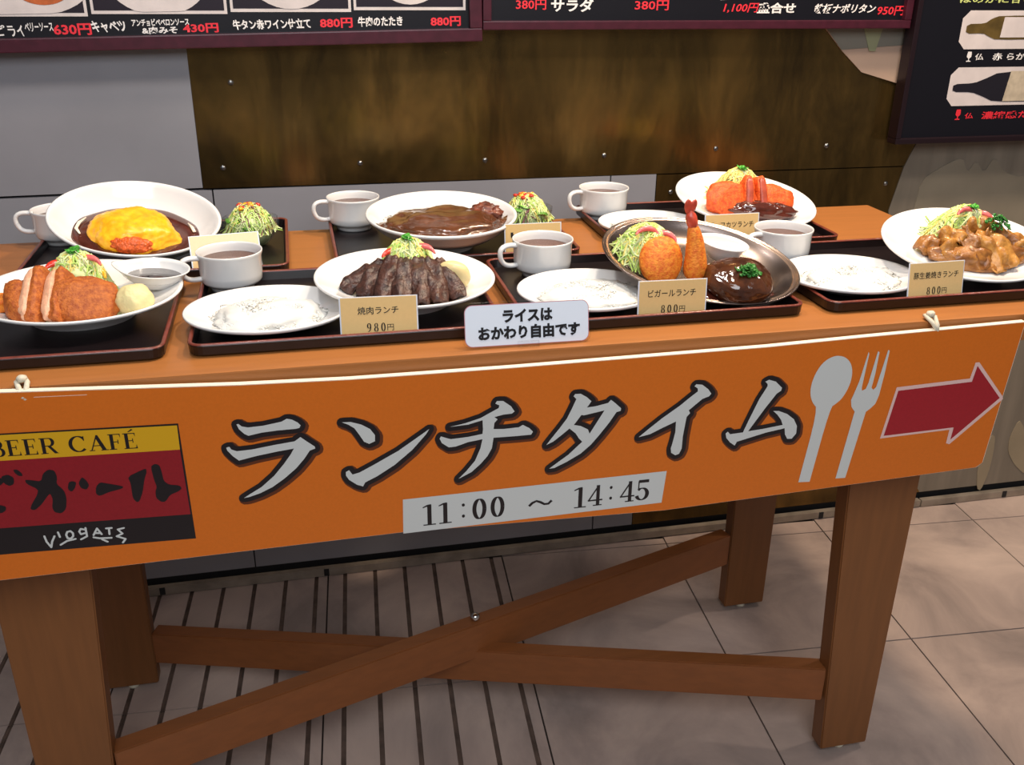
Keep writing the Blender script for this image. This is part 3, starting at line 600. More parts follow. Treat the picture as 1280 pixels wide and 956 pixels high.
union('logo_scribble',strokes([list(p) for p in TRC['scrib']],.0025),BY-.0013,'pwhite',bn)
CY=-.058
for i,(x,lb) in enumerate([(-.331,'short white cord loop holding the left end of the orange banner'),(.870,'short white cord loop holding the right end of the orange banner above the arrow')]):
    pts=[(x,1.1285,.884),(x+.001,1.124,.892),(x-.003,1.129,.900),(x-.007,1.138,.9055),(x-.005,1.146,.9045),(x+.002,1.145,.9045),(x+.005,1.137,.9055),(x+.004,1.127,.897),(x+.003,1.124,.890),(x+.003,1.1285,.884)]
    c=thing('cord_loop',lb,'cord',(0,0,0)); tubeobj('cord',pts,.0032,'cord',c); o=blob('knot','cord',c,TR(x-.001,1.139,.9095),sx=.0065,sy=.006,sz=.005,amp=.3,freq=2,sub=2)
o=pyd('tape_strip',[(-.318,1.1205,.892),(-.260,1.1205,.890),(-.260,1.1332,.8955),(-.318,1.1332,.8975)],[(0,1,2,3)],'tape'); tag(o,'strip of clear tape on the banner top edge beside the left cord','tape')
# ------------------------------------------------------------------ trays
TRZ=.9; TF=.9045   # table top, tray inner floor
def rrect(x0,x1,y0,y1,r,n=5):
    out=[]
    for cx,cy,a in ((x1-r,y1-r,0),(x0+r,y1-r,90),(x0+r,y0+r,180),(x1-r,y0+r,270)):
        for k in range(n+1):
            t=math.radians(a+90*k/n); out.append((cx+r*math.cos(t),cy+r*math.sin(t)))
    return out
def tray_parts(w_,d):
    V=[];F=[]
    rings=[(.006,.0,.014),(.006,.0,.014),(.001,.004,.018),(.0,.0155,.019),(.0012,.0175,.0185),(.0040,.0175,.016),(.0052,.0155,.015),(.0085,.0045,.012)]
    R=[]
    for off,z,r in rings[1:]: R.append([(x,y,z) for x,y in rrect(off,w_-off,off,d-off,r)])
    n=len(R[0])
    for q in R: V+=q
    for i in range(len(R)-1):
        for k in range(n): F.append((i*n+k,i*n+(k+1)%n,(i+1)*n+(k+1)%n,(i+1)*n+k))
    F.append(tuple(range(n))[::-1]); F.append(tuple((len(R)-1)*n+k for k in range(n)))
    rimV=[];rimF=[]
    prof=[(-.0002,.0166),(.0002,.0176),(.0014,.0183),(.0040,.0183),(.0052,.0176),(.0055,.0164)]
    for off,z in prof: rimV+=[(x,y,z) for x,y in rrect(off,w_-off,off,d-off,.0185-off)]
    for i in range(len(prof)-1):
        for k in range(n): rimF.append((i*n+k,i*n+(k+1)%n,(i+1)*n+(k+1)%n,(i+1)*n+k))
    return V,F,rimV,rimF
TD=.308; V,F,RV,RF=tray_parts(.411,TD)
t0=thing('serving_tray','','tray',(0,0,0),'dark lacquered trays with reddish rims')
pyd('tray_base',V,F,'tray',t0,False); pyd('rim',RV,RF,'trayrim',t0,True)
first=True
def tray(x,y,lb):
    global first
    if first: t=t0; first=False
    else:
        t=t0.copy(); COL.objects.link(t)
        for c in t0.children: q=c.copy(); COL.objects.link(q); q.parent=t
    t.location=(x,y,TRZ); t['label']=lb; return t
tray(-.588,1.187,'front row tray at far left under the sliced cutlet plate')
tray(-.150,1.187,'front row tray under the grilled beef plate and a rice plate')
tray(.290,1.187,'front row tray under the steel platter with the tall fried prawn')
tray(.739,1.187,'front row tray at far right under the ginger pork plate')
tray(-.431,1.520,'back row tray under the big omelette bowl')
tray(.053,1.520,'back row tray under the curry bowl')
tray(.536,1.520,'back row tray at right under the oval plate of orange cutlet')
# ------------------------------------------------------------------ dishes
def frame(c,t,s):
    t,s=math.radians(t),math.radians(s)
    U=Vector((math.cos(s),0,-math.sin(s))); Vv=Vector((0,math.cos(t),math.sin(t))); Vv=(Vv-U*(U.dot(Vv))).normalized(); N=U.cross(Vv)
    return Matrix(((U.x,Vv.x,N.x,c[0]),(U.y,Vv.y,N.y,c[1]),(U.z,Vv.z,N.z,c[2]),(0,0,0,1)))
def skirt(root,mtx,a,b,h,frac=.5,mt='porcelain'):
    "foot ring that reaches down to the tray"
    n=40; V=[];F=[]; inv=mtx.inverted()
    top=[mtx@Vector((frac*a*math.cos(2*PI*k/n),frac*b*math.sin(2*PI*k/n),-h+.001)) for k in range(n)]
    for q in top: V.append(inv@q)
    for q in top: V.append(inv@Vector((q.x,q.y,min(q.z,TF+.0003))))
    for k in range(n): F.append((k,(k+1)%n,(k+1)%n+n,k+n))
    pyd('foot_ring',V,F,mt,root,True)
def coupe(name,label,cat,mtx,a,b,h,foot=.5,mt='porcelain',wall=.004,deep=False,group=None):
    r=thing(name,label,cat,mtx=mtx,group=group)
    if deep: prof=[(0,-h),(foot,-h),(foot+.06,-h*.97),(.72,-h*.72),(.86,-h*.42),(.955,-h*.12),(.985,-.003),(1,-.0005),(1,.002),(.985,.0035),(.955,.001),(.92,-h*.10),(.83,-h*.40),(.70,-h*.66),(.5,-h*.84),(.3,-h*.9),(0,-h*.9)]
    else: prof=[(0,-h),(foot,-h),(foot+.05,-h*.92),(.78,-h*.5),(.93,-h*.20),(.985,-.003),(1,-.0005),(1,.0012),(.985,.0025),(.955,.0005),(.90,-h*.14),(.80,-h*.36),(.70,-h*.58),(.62,-h*.72),(.3,-h*.8),(0,-h*.8)]
    lathe('dish_body',prof[1:-1],mt,r,a,b,72)
    # centre discs come from the lathe caps
    skirt(r,mtx,a,b,h,foot,mt)
    return r
MT={}
def D(key,c,t,s): MT[key]=frame(c,t,s); return MT[key]
coupe('oval_plate','white oval plate of sliced fried cutlet at the front left','plate',D('T1',(-.301,1.361,.944),3.8,.7),.136,.116,.026)
coupe('pasta_bowl','large white bowl tilted forward holding the yellow omelette','bowl',D('B1',(-.261,1.658,.969),17.4,6.4),.135,.116,.046,.42,deep=True)
coupe('oval_plate','white oval plate of dark sliced beef behind the 980 card','plate',D('T2',(.144,1.339,.945),3.9,1.5),.130,.117,.026)
coupe('curry_bowl','white bowl filled with brown curry in the back row','bowl',D('B2',(.241,1.625,.962),4.3,.1),.130,.126,.044,.42,deep=True)
coupe('oval_plate','white oval plate of orange cutlet tilted up at the back right','plate',D('B3',(.830,1.675,.953),14.4,4.5),.138,.113,.024)
coupe('oval_plate','white oval plate of ginger pork at the far right','plate',D('T4',(1.049,1.318,.954),18.9,2.3),.148,.104,.024)
for key,c,a,b,lb in [('T2r',(-.05,1.290,.926),.112,.096,'round white rice plate beside the beef plate and its soup cup'),
    ('T3r',(.404,1.290,.926),.104,.094,'white rice plate behind the white and pink refill sign'),
    ('B3r',(.626,1.645,.926),.093,.082,'white rice plate in the back row behind the steel platter'),
    ('T4r',(.825,1.290,.926),.105,.096,'white rice plate between the steel platter and the ginger pork')]:
    coupe('rice_plate',lb,'plate',D(key,c,0,0),a,b,.021,.5,group=None)
# steel platter
pm=D('T3',(.586,1.310,.9555),18.3,3.5)@Matrix.Rotation(math.radians(-17),4,'Z')
MT['T3p']=pm; D('T3',(.571,1.287,.956),18.3,4.3)
pr=thing('steel_platter','oval stainless steel platter with croquette, prawn and hamburg steak','platter',mtx=pm)
lathe('dish_body',[(.5,-.021),(.80,-.019),(.86,-.009),(.97,-.003),(1,-.0005),(1.0,.0012),(.985,.0022),(.97,.0008),(.955,-.0004),(.94,.0012),(.925,-.0008),(.87,-.0045),(.80,-.0165),(.5,-.018)],'steel',pr,.151,.111,80)
skirt(pr,pm,.151,.111,.02,.5,'steel')
# small sauce dishes with a pouring lip
def saucedish(label,mtx,a,b,h,liq,liqlabel,liqcat):
    r=thing('sauce_dish',label,'dish',mtx=mtx)
    n=48; prof=[(.42,-h),(.55,-h*.9),(.85,-h*.4),(.98,-.001),(1.03,.0005),(1.03,.002),(.99,.002),(.93,-h*.12),(.80,-h*.45),(.5,-h*.82)]
    V=[];F=[]
    for f,z in prof:
        for k in range(n):
            th=2*PI*k/n; lip=1+.18*max(0,math.cos(th-PI))**10*f
            V.append((f*a*math.cos(th)*lip,f*b*math.sin(th),z+.004*max(0,math.cos(th-PI))**10*f))
    for i in range(len(prof)-1):
        for k in range(n): F.append((i*n+k,i*n+(k+1)%n,(i+1)*n+(k+1)%n,(i+1)*n+k))
    F.append(tuple(range(n))[::-1]); F.append(tuple((len(prof)-1)*n+k for k in range(n)))
    pyd('dish_body',V,F,'porcelain',r,True)
    o=lathe('sauce',[(.05,-h*.42),(.80,-h*.42),(.82,-h*.46)],liq,None,a,b,36); o.matrix_world=mtx; tag(o,liqlabel,liqcat,kind='stuff')
saucedish('small white sauce dish on the cutlet plate at front left',MT['T1']@TR(.097,.028,.016,2,4,-6),.047,.036,.026,'gravy','dark brown dipping sauce in the small white dish at front left','sauce')
saucedish('small white dish behind the hamburg steak on the steel platter',MT['T3']@TR(.046,.026,.020,-6,0,-18),.037,.026,.026,'white_sauce','creamy white sauce in the small dish on the steel platter','sauce')
# soup cups
def cup(x,y,lb,rot=0,sl=None):
    r=thing('soup_cup',lb,'cup',(x,y,TF+.0003),'white soup cups with ring handles'); r.rotation_euler=(0,0,math.radians(rot))
    R=.0480
    prof=[(.62,0),(.66,0),(.68,.004),(.72,.009),(.88,.0115),(.935,.0155),(.955,.025),(.965,.050),(1.0,.0548),(1.01,.0575),(1.0,.0590),(.975,.0587),(.955,.0565),(.93,.050),(.915,.025),(.86,.0155),(.6,.012)]
    lathe('cup_body',prof,'porcelain',r,R,R,48)
    pts=[(-.044,0,.0515),(-.054,0,.0535),(-.065,0,.053),(-.0725,0,.0485),(-.074,0,.040),(-.072,0,.030),(-.066,0,.0225),(-.056,0,.0195),(-.044,0,.0205)]
    pts2=[]
    for i in range(len(pts)-1):
        a,b=Vector(pts[i]),Vector(pts[i+1]); pts2+=[a,(a+b)/2]
    pts2.append(Vector(pts[-1]))
    for _ in range(2): pts2=[pts2[0]]+[(pts2[i-1]+2*pts2[i]+pts2[i+1])/4 for i in range(1,len(pts2)-1)]+[pts2[-1]]
    V,F=tube(pts2,.0040,10); V=[Vector((v.x,v.y*1.25,v.z)) for v in V]; pyd('handle',V,F,'porcelain',r,True)
    o=lathe('soup',[(.05,.0455),(.905,.0455),(.915,.0445)],'soup',None,R,R,40); o.location=(x,y,TF); tag(o,sl,'soup',kind='stuff')
cup(-.105,1.457,'white soup cup behind the front rice plate beside the beef plate',18,'brown soup in the cup beside the beef plate')
cup(.100,1.778,'white soup cup in the back row left of the curry bowl',10,'brown soup in the back row cup left of the curry')
cup(.373,1.438,'white soup cup in front of the curry bowl card',12,'brown soup in the cup in front of the curry bowl card')
cup(.580,1.776,'white soup cup in the back row against the grey wall strip',10,'soup in the back row cup near the grey wall strip')
cup(.783,1.432,'white soup cup right of the steel platter',14,'soup in the cup right of the steel platter')
cup(-.400,1.772,'white soup cup half hidden behind the omelette bowl',0,'soup in the cup behind the omelette bowl')
# ------------------------------------------------------------------ price cards
def card(cx,y,wd,ht,lb,title,price,rot=0,lean=10,tw=.62,roll=0,th=.0102):
    mtx=Matrix.Translation((cx,y,TF+.0004))@Euler((math.radians(-lean),math.radians(roll),math.radians(rot))).to_matrix().to_4x4()
    r=thing('price_card',lb,'price card',mtx=mtx)
    box('card_sheet',-wd/2,wd/2,0,.0008,.0006,ht,'card',r)
    box('card_sleeve',-wd/2-.0018,wd/2+.0018,.0008,.0018,0,ht+.001,'signwhite',r)
    box('card_foot',-wd/2,wd/2,.0018,.018,0,.0015,'signwhite',r)
    textmesh('lettering',title,-wd*tw/2-.001,wd*tw/2-.001,ht*.60,th,-.0004,'ink',r,bold=.008)
    x0=-wd*.17; g,xe=serif(price,x0,ht*.19,.0112,.92,.30)
    if price: union("price_lettering",g,-.0004,'ink',r)
    if price: textmesh("lettering","円",xe-.001,xe+.0075,ht*.20,.0085,-.0004,'ink',r,bold=.0)
    return r
card(.093,1.199,.0985,.056,'buff price card reading 980 in front of the beef plate','焼肉ランチ','980',-3,10,.54)
card(.500,1.1975,.0965,.056,'buff price card reading 800 in front of the croquette','ビガールランチ','800',-2,5,.72)
card(.917,1.199,.094,.058,'buff price card reading 800 in front of the ginger pork','豚生姜焼きランチ','800',4,10,.84,roll=1)
card(.382,1.532,.0945,.056,'buff price card behind the soup cup at the curry tray','ビー','',0,8,.8)
card(.741,1.533,.0985,.056,'buff price card reading 980 in front of the back orange cutlet','ビーフカツランチ','980',0,8,.84)
card(-.115,1.537,.104,.060,'pale price card at the omelette bowl behind a soup cup','オ','',8,22,.6)
# white refill sign
sg=thing('refill_sign','white and pink rounded sign about rice refills leaning on the tray fronts','sign',mtx=Matrix.Translation((.2815,1.149,.9005))@Euler((math.radians(-12),math.radians(.5),0)).to_matrix().to_4x4())
def rr(w_,h,r,z0=0): return [(x,y+z0) for x,y in rrect(-w_/2,w_/2,0,h,r)]
prism('acrylic_plate',rr(.173,.060,.012),0,.003,'acrylic',sg)
flat('pink_border',[rr(.167,.055,.010,.0025)],-.0003,'signedge',sg); flat('sign_face',[rr(.1652,.0532,.0094,.0034)],-.0006,'signwhite',sg)
textmesh('lettering','ライスは',-.033,.034,.0325,.0175,-.0010,'ink',sg,bold=.05)
textmesh('lettering','おかわり自由です',-.066,.071,.0105,.0185,-.0010,'ink',sg,bold=.05)
box('acrylic_foot',-.014,.014,-.008,.0,-.0002,.008,'acrylic',sg,.001)
# ------------------------------------------------------------------ food helpers
def W(key,x,y,z,rx=0,ry=0,rz=0): return MT[key]@TR(x,y,z,rx,ry,rz)
def food(name,label,cat,mt,mtx,group=None,kind=None,**k):
    o=blob(name,mt,None,mtx,**k); return tag(o,label,cat,group,kind)
def shreds(n,a,b,h,nm,ln=.03,r=.0008,seed=1,up=.004):
    rd=random.Random(seed); P=Pile()
    for i in range(n):
        th=rd.uniform(0,2*PI); q=math.sqrt(rd.uniform(0,1)); al=rd.uniform(0,2*PI); L_=ln*rd.uniform(.5,1.2); cv=rd.uniform(-1,1)
        pts=[]
        for s in (-.5,-.17,.17,.5):
            x=a*q*math.cos(th)+L_*s*math.cos(al)-cv*L_*s*s*math.sin(al); y=b*q*math.sin(th)+L_*s*math.sin(al)+cv*L_*s*s*math.cos(al)
            rr=min(1.15,math.hypot(x/a,y/b)); z=h*(1-rr**2.5)+rd.uniform(0,up)+.003*math.cos(s*3)
            pts.append((x,y,max(z,-.004)))
        V,F=tube(pts,r*rd.uniform(.7,1.5),4,False); P.add(V,F,rd.choice(nm))
    return P
def wedge(P,cx,cy,cz,R,a0,a1,wd,rz,tiltx,mi,n=8,th=.0016):
    "curved slice of tomato or radish"
    T=TR(cx,cy,cz,tiltx,0,rz); V=[];F=[]
    for k in range(n+1):
        t=math.radians(a0+(a1-a0)*k/n); ww=wd*(1-.7*abs(2*k/n-1)**2)
        for rr,yy in ((R,-th),(R,th),(R-ww,th),(R-ww,-th)): V.append(T@Vector((rr*math.cos(t),yy,rr*math.sin(t))))
    for k in range(n):
        for j in range(4): F.append((k*4+j,k*4+(j+1)%4,(k+1)*4+(j+1)%4,(k+1)*4+j))
    F.append((0,1,2,3)); F.append((n*4+3,n*4+2,n*4+1,n*4)); P.add(V,F,mi)
def leaflet(P,p,sz,rz,rx,mi):
    T=TR(p[0],p[1],p[2],rx,0,rz); n=10; V=[T@Vector((0,sz*.45,sz*.08))]
    for k in range(n):
        t=2*PI*k/n; rr=sz*(.55+.12*math.cos(2*t)); V.append(T@Vector((rr*math.cos(t)*.85,sz*.45+rr*math.sin(t),.12*sz*math.sin(t*2)+.02*sz)))
    V2=[v-T.to_3x3()@Vector((0,0,.0006)) for v in V]
    F=[(0,1+k,1+(k+1)%n) for k in range(n)]; m=n+1
    F+=[(m,m+1+(k+1)%n,m+1+k) for k in range(n)]+[(1+k,m+1+k,m+1+(k+1)%n,1+(k+1)%n) for k in range(n)]
    P.add(V+V2,F,mi)
def sprouts(P,x,y,z,n,seed,ms,ml,ln=.03,leaf=.006,back=False):
    rd=random.Random(seed)
    for i in range(n):
        al=rd.uniform(-.6,.6); L_=ln*rd.uniform(.7,1.1)
        tip=(x+rd.uniform(-.006,.006),y+rd.uniform(-.004,.004),z+rd.uniform(-.001,.003))
        base=(tip[0]+L_*.6*math.sin(al)+.006,tip[1]-L_*.45,tip[2]-L_*.75)
        mid=((tip[0]+base[0])/2+.002,(tip[1]+base[1])/2-.003,(tip[2]+base[2])/2+.005)
        V,F=tube([base,mid,tip],.0007,5); P.add(V,F,ms)
        for k in (0,1): leaflet(P,tip,leaf*rd.uniform(.8,1.2),rd.uniform(0,360),rd.uniform(10,50),ml)
def salad(key,x,y,z,a,b,h,label,seed,mix=(0,0,1,2),top=True,tom=1,rad=1,n=330,greens=0,name='salad_mound',tops=None):
    r=thing(name,label,'salad',mtx=W(key,x,y,z))
    V,F=blobdata(a*.92,b*.92,h*.92,amp=.22,freq=2.5,fine=.12,ffreq=9,sub=4,seed=seed,flatbot=-.003)
    pyd('salad_heap',V,F,'cab' if mix.count(2)<2 else 'cab3',r,True)
    P=shreds(n,a,b,h,mix,seed=seed,ln=a*.62,r=.0012); o=P.build('shredded_cabbage',['cab','cab2','cab3','lett','purple'],r); tag(o,kind='stuff')
    rd=random.Random(seed)
    if tom:
        P=Pile()
        for (cx,cz,rz) in [(-.45,.62,25),(-.15,.80,-20)][:tom]: wedge(P,a*cx,-b*.42,h*cz,.020,20,150,.009,rz,-35,0)
        P.build('tomato_slice',['tomato'],r,True)
    if rad:
        P=Pile()
        for (cx,cz,rz) in [(.05,.42,60),(.35,.72,-25),(-.2,.86,10)][:rad]: wedge(P,a*cx,-b*.52,h*cz,.022,25,150,.008,rz,-40,0)
        P.build('radish_slice',['radish'],r,True)
    P=Pile(); wedge(P,a*.5,-b*.25,h*.42,.018,10,140,.008,-30,-35,0); P.build('pepper_slice',['pepper'],r,True)
    if top:
        P=Pile(); sprouts(P,0,-b*.1,h*1.10,7,seed,0,1,leaf=.0075); P.build('sprout_tuft',['stem','sprout'],r,True)
    return r
def curl(key,pts,wd,th,label,group,mt,name,cat,seed,wav=.004,edge=None):
    "wavy meat slice along pts (plate-local), width wd"
    rd=random.Random(seed); n=14; m=8
    P_=[Vector(p) for p in pts]; V=[];F=[]
    def at(t):
        x=t*(len(P_)-1); i=min(int(x),len(P_)-2); f=x-i
        p0=P_[max(i-1,0)];p1=P_[i];p2=P_[i+1];p3=P_[min(i+2,len(P_)-1)]
        return .5*((2*p1)+(-p0+p2)*f+(2*p0-5*p1+4*p2-p3)*f*f+(-p0+3*p1-3*p2+p3)*f**3)
    G=[]
    for i in range(n+1):
        t=i/n; p=at(t); d=(at(min(1,t+.02))-at(max(0,t-.02))).normalized(); s=d.cross(Vector((0,-.35,1))).normalized(); u=s.cross(d)
        row=[]
        for j in range(m+1):
            q=(j/m-.5)*2; ww=wd/2*(1-.35*abs(2*t-1)**3)*(1+.15*noise.noise(Vector((t*4,q,seed))))
            row.append((p+s*q*ww+u*(wav*noise.noise(Vector((t*3.5,q*1.6,seed*1.7)))*2.2-wav*1.2*q*q),u))
        G.append(row)
    for sg_ in (1,-1):
        for row in G:
            for j,(q,u) in enumerate(row): V.append(q+u*sg_*th/2*(1-.5*abs(j/m*2-1)**4))
    A=(n+1)*(m+1)
    ix=lambda i,j,k=0:k*A+i*(m+1)+j
    for i in range(n):
        for j in range(m):
            F.append((ix(i,j),ix(i,j+1),ix(i+1,j+1),ix(i+1,j))); F.append((ix(i,j,1),ix(i+1,j,1),ix(i+1,j+1,1),ix(i,j+1,1)))
    for i in range(n): F.append((ix(i,0),ix(i+1,0),ix(i+1,0,1),ix(i,0,1))); F.append((ix(i,m),ix(i,m,1),ix(i+1,m,1),ix(i+1,m)))
    for j in range(m): F.append((ix(0,j),ix(0,j,1),ix(0,j+1,1),ix(0,j+1))); F.append((ix(n,j),ix(n,j+1),ix(n,j+1,1),ix(n,j,1)))
    o=pyd(name,V,F,mt,None,True); o.matrix_world=MT[key]; return tag(o,label,cat,group)
def grains(key,x,y,a,b,h,label,seed,z=-.0155,rz=0):
    rd=random.Random(seed); P=Pile()
    V,F=blobdata(a*.98,b*.98,h*1.0,amp=.22,freq=2.2,sub=4,seed=seed,flatbot=-.001,fine=.1,ffreq=9); P.add(V,F)
    V0,F0=ico(1)
    for i in range(1100):
        th=rd.uniform(0,2*PI); q=math.sqrt(rd.random())*1.04; edge=1+.09*noise.noise(Vector((math.cos(th)*2,math.sin(th)*2,seed)))
        px,py=a*q*edge*math.cos(th),b*q*edge*math.sin(th); pz=h*max(0,1-q**2.2)*.98+.001+.25*h*noise.noise(Vector((px*45,py*45,seed)))*(1-q*.8)
        R_=Euler((rd.uniform(-.6,.6),rd.uniform(-.6,.6),rd.uniform(0,PI))).to_matrix()
        P.add([R_@Vector((v.x*.0033,v.y*.0014,v.z*.0013))+Vector((px,py,max(pz,0)+.0002)) for v in V0],F0)
    o=P.build('rice_mound',['rice']); o.matrix_world=W(key,x,y,z,0,0,rz); tag(o,label,'rice',kind='stuff')
def breaded(name,label,mt,mtx,sx,sy,sz,seed,group=None,pw=.75,sub=4,amp=.14,cat='fried food',cut=0):
    o=blob(name,mt,None,mtx,sx=sx,sy=sy,sz=sz,amp=amp,freq=1.8,sub=sub,pw=pw,seed=seed,fine=.05,ffreq=14); return tag(o,label,cat,group)
# ------------------------------------------------------------------ rice
grains('T2r',.0,.0,.076,.062,.023,'mound of white rice in front of the beef tray soup cup',1,rz=-5)
grains('T3r',.008,-.002,.078,.066,.020,'mound of white rice behind the white refill sign',2)
grains('B3r',.0,.0,.070,.055,.018,'mound of white rice behind the steel platter',3)
grains('T4r',.003,.0,.078,.062,.020,'mound of white rice left of the ginger pork card',4)
# ------------------------------------------------------------------ T1 sliced cutlet
breaded('fried_piece','small fried piece at the left end of the front left plate','fry2',W('T1',-.102,-.030,-.004,0,0,20),.026,.016,.013,11)
breaded('pork_cutlet','fried cutlet heel left of the two cut slices','fry',W('T1',-.062,-.050,.002,30,-14,8),.020,.038,.019,12)
for i,(x,lb) in enumerate([(-.041,'left one of the two cutlet slices showing pale cut meat'),(-.014,'right one of the two cutlet slices showing pale cut meat')]):
    r=thing('cutlet_slice',lb,'fried food',mtx=W('T1',x,-.044+.001*i,.011-.002*i,30,-24,-16))
    blob('crust','fry',r,None,sx=.0105,sy=.046,sz=.0175,amp=.12,freq=1.8,sub=4,pw=.6,seed=14+i,fine=.05,ffreq=14)
    o=blob('cut_face','pork',r,None,sx=.0075,sy=.041,sz=.0145,amp=.1,freq=3,sub=4,pw=.6,seed=24+i); o.location=(-.0060,-.002,.0065)
breaded('pork_cutlet','large rounded end piece of fried cutlet beside the potato salad ball','fry',W('T1',.018,-.054,.004,42,4,10),.042,.036,.0155,13,pw=.85)
food('potato_salad_ball','pale ball of potato salad at the right of the front left plate','potato salad','potato',W('T1',.078,-.048,.0),sx=.0245,sy=.0225,sz=.023,amp=.08,freq=2,sub=4,fine=.05,ffreq=9,seed=3)
salad('T1',-.006,.036,-.018,.046,.034,.056,'salad mound with tomato and radish behind the cutlet slices at front left',5,rad=2,tom=1)
# ------------------------------------------------------------------ B1 omelette
o=food('demiglace_pool','dark brown sauce pool around the yellow omelette','sauce','sauce',W('B1',.0,-.005,-.028),kind='stuff',sx=.100,sy=.083,sz=.006,amp=.05,freq=2,sub=4,seed=4)
om=thing('omelette_rice','yellow omelette with orange rice showing at its front in the big tilted bowl','omelette',mtx=W('B1',-.002,-.012,-.026))
blob('omelette','egg',om,None,sx=.070,sy=.057,sz=.038,amp=.12,freq=1.9,sub=5,seed=6,fine=.05,ffreq=10,flatbot=-.004)
o=blob('tomato_rice','chickenrice',om,None,sx=.031,sy=.014,sz=.012,amp=.2,freq=3,sub=4,seed=7,fine=.1,ffreq=12); o.location=(.002,-.049,.013); o.rotation_euler=(.5,0,0)
P=Pile()
for pts in [[(-.082,.028,.0),(-.090,.012,.0),(-.092,-.006,.0),(-.084,-.022,.0)],[(.079,.030,.0),(.086,.018,.0),(.091,.004,.0)]]:
    V,F=tube(pts,.003,8,radii=[.0012,.003,.0028,.0015][:len(pts)],flatz=.5); P.add(V,F)
o=P.build('cream_drizzle',['cream']); o.matrix_world=W('B1',.0,.0,-.0225); tag(o,'thin cream drizzle on the dark sauce beside the omelette','cream',kind='stuff')
# glass salad bowls
def glasssalad(x,y,lb,lb2,seed):
    r=thing('glass_bowl',lb,'bowl',(x,y,TF+.0003))
    lathe('glass_body',[(.5,0),(.56,.001),(.80,.014),(.95,.032),(1,.046),(1.0,.0475),(.985,.0475),(.93,.032),(.78,.0155),(.5,.003)],'glass',r,.047,.047,48)
    s=thing('bowl_salad',lb2,'salad',(x,y,TF+.030))
    V,F=blobdata(.036,.036,.036,amp=.2,freq=2,sub=3,seed=seed); pyd('salad_heap',V,F,'cab',s,True)
    P=shreds(300,.041,.041,.037,(0,0,0,1,1,2,4),ln=.026,r=.0009,seed=seed); P.build('shredded_leaves',['cab','cab2','cab3','lett','purple'],s)['kind']='stuff'
    rd=random.Random(seed); P=Pile()
    for k in range(5):
        th=rd.uniform(0,2*PI); q=rd.uniform(.5,1); leaflet(P,(.030*q*math.cos(th),.030*q*math.sin(th),.030*(1-q*q*.7)),.022,math.degrees(th)-90,rd.uniform(-40,30),0)
    P.build('lettuce_leaf',['lett'],s,True)
    P=Pile()
    for k in range(13):
        th=rd.uniform(0,2*PI); q=rd.uniform(0,.6); V,F=blobdata(.0052,.0042,.0035,amp=.3,sub=2,seed=k); T=TR(.036*q*math.cos(th),.034*q*math.sin(th),.041-.010*q*q,rd.uniform(-30,30),0,rd.uniform(0,180)); P.add([T@v for v in V],F,rd.choice([0,0,1,1,2]))
    o=P.build('diced_pepper',['tomato','pepper','fry2'],s)
glasssalad(-.082,1.695,'clear glass salad bowl right of the omelette bowl','small green salad topped with red and yellow pepper right of the omelette bowl',31)
glasssalad(.407,1.690,'clear glass salad bowl right of the curry bowl','small green salad topped with red and yellow pepper right of the curry bowl',37)
# ------------------------------------------------------------------ T2 beef
steps=[((-.048,.010,.012),(-.070,-.006,.001),(-.092,-.016,-.010)),((-.034,.008,.022),(-.050,-.020,.008),(-.066,-.040,-.012)),((-.018,.0,.028),(-.028,-.032,.012),(-.040,-.058,-.011)),((-.001,-.003,.028),(-.006,-.038,.013),(-.014,-.072,-.010)),((.016,-.003,.028),(.017,-.040,.013),(.014,-.080,-.009)),((.032,-.001,.026),(.038,-.038,.012),(.040,-.078,-.010)),((.046,.004,.022),(.060,-.028,.010),(.070,-.062,-.010))]
nm=['first','second','third','fourth','fifth','sixth','seventh']
for i,st in enumerate(steps): curl('T2',[(a,b,c) for a,b,c in st],.031,.008,'%s slice of dark grilled beef from the left on the 980 plate'%nm[i],'grilled beef slices fanned under the salad','beef','beef_slice','meat',i+3,wav=.004)
salad('T2',.006,.020,-.018,.048,.036,.063,'salad mound with pink radish crowning the grilled beef slices',8,rad=2,tom=1,mix=(0,0,1,2))
food('potato_half','smooth pale potato half leaning beside the beef slices','potato','boiledegg',W('T2',.068,-.008,.002,30,20,-10),sx=.026,sy=.016,sz=.027,amp=.04,freq=2,sub=4,seed=3)
o=food('beef_sauce','thin brown sauce under the beef slices','sauce','sauce',W('T2',-.005,-.045,-.0185),kind='stuff',sx=.078,sy=.034,sz=.003,amp=.15,freq=2,sub=3,seed=9)
# ------------------------------------------------------------------ B2 curry
food('curry_rice','white rice bank behind the curry sauce','rice','rice',W('B2',-.015,.035,-.030),kind='stuff',sx=.080,sy=.045,sz=.022,amp=.15,freq=3,sub=4,seed=11,fine=.06,ffreq=16)
food('curry_sauce','thick brown curry filling the front of the bowl','curry','curry',W('B2',-.002,-.018,-.015),kind='stuff',sx=.106,sy=.074,sz=.024,amp=.18,freq=2.4,sub=5,seed=12,fine=.05,ffreq=9,flatbot=-.006)
food('fried_lump','lumpy dark brown fried piece at the right side of the curry','fried food','lump',W('B2',.080,.010,-.004,0,0,-15),sx=.028,sy=.022,sz=.016,amp=.35,freq=3,sub=4,seed=13,fine=.15,ffreq=9)
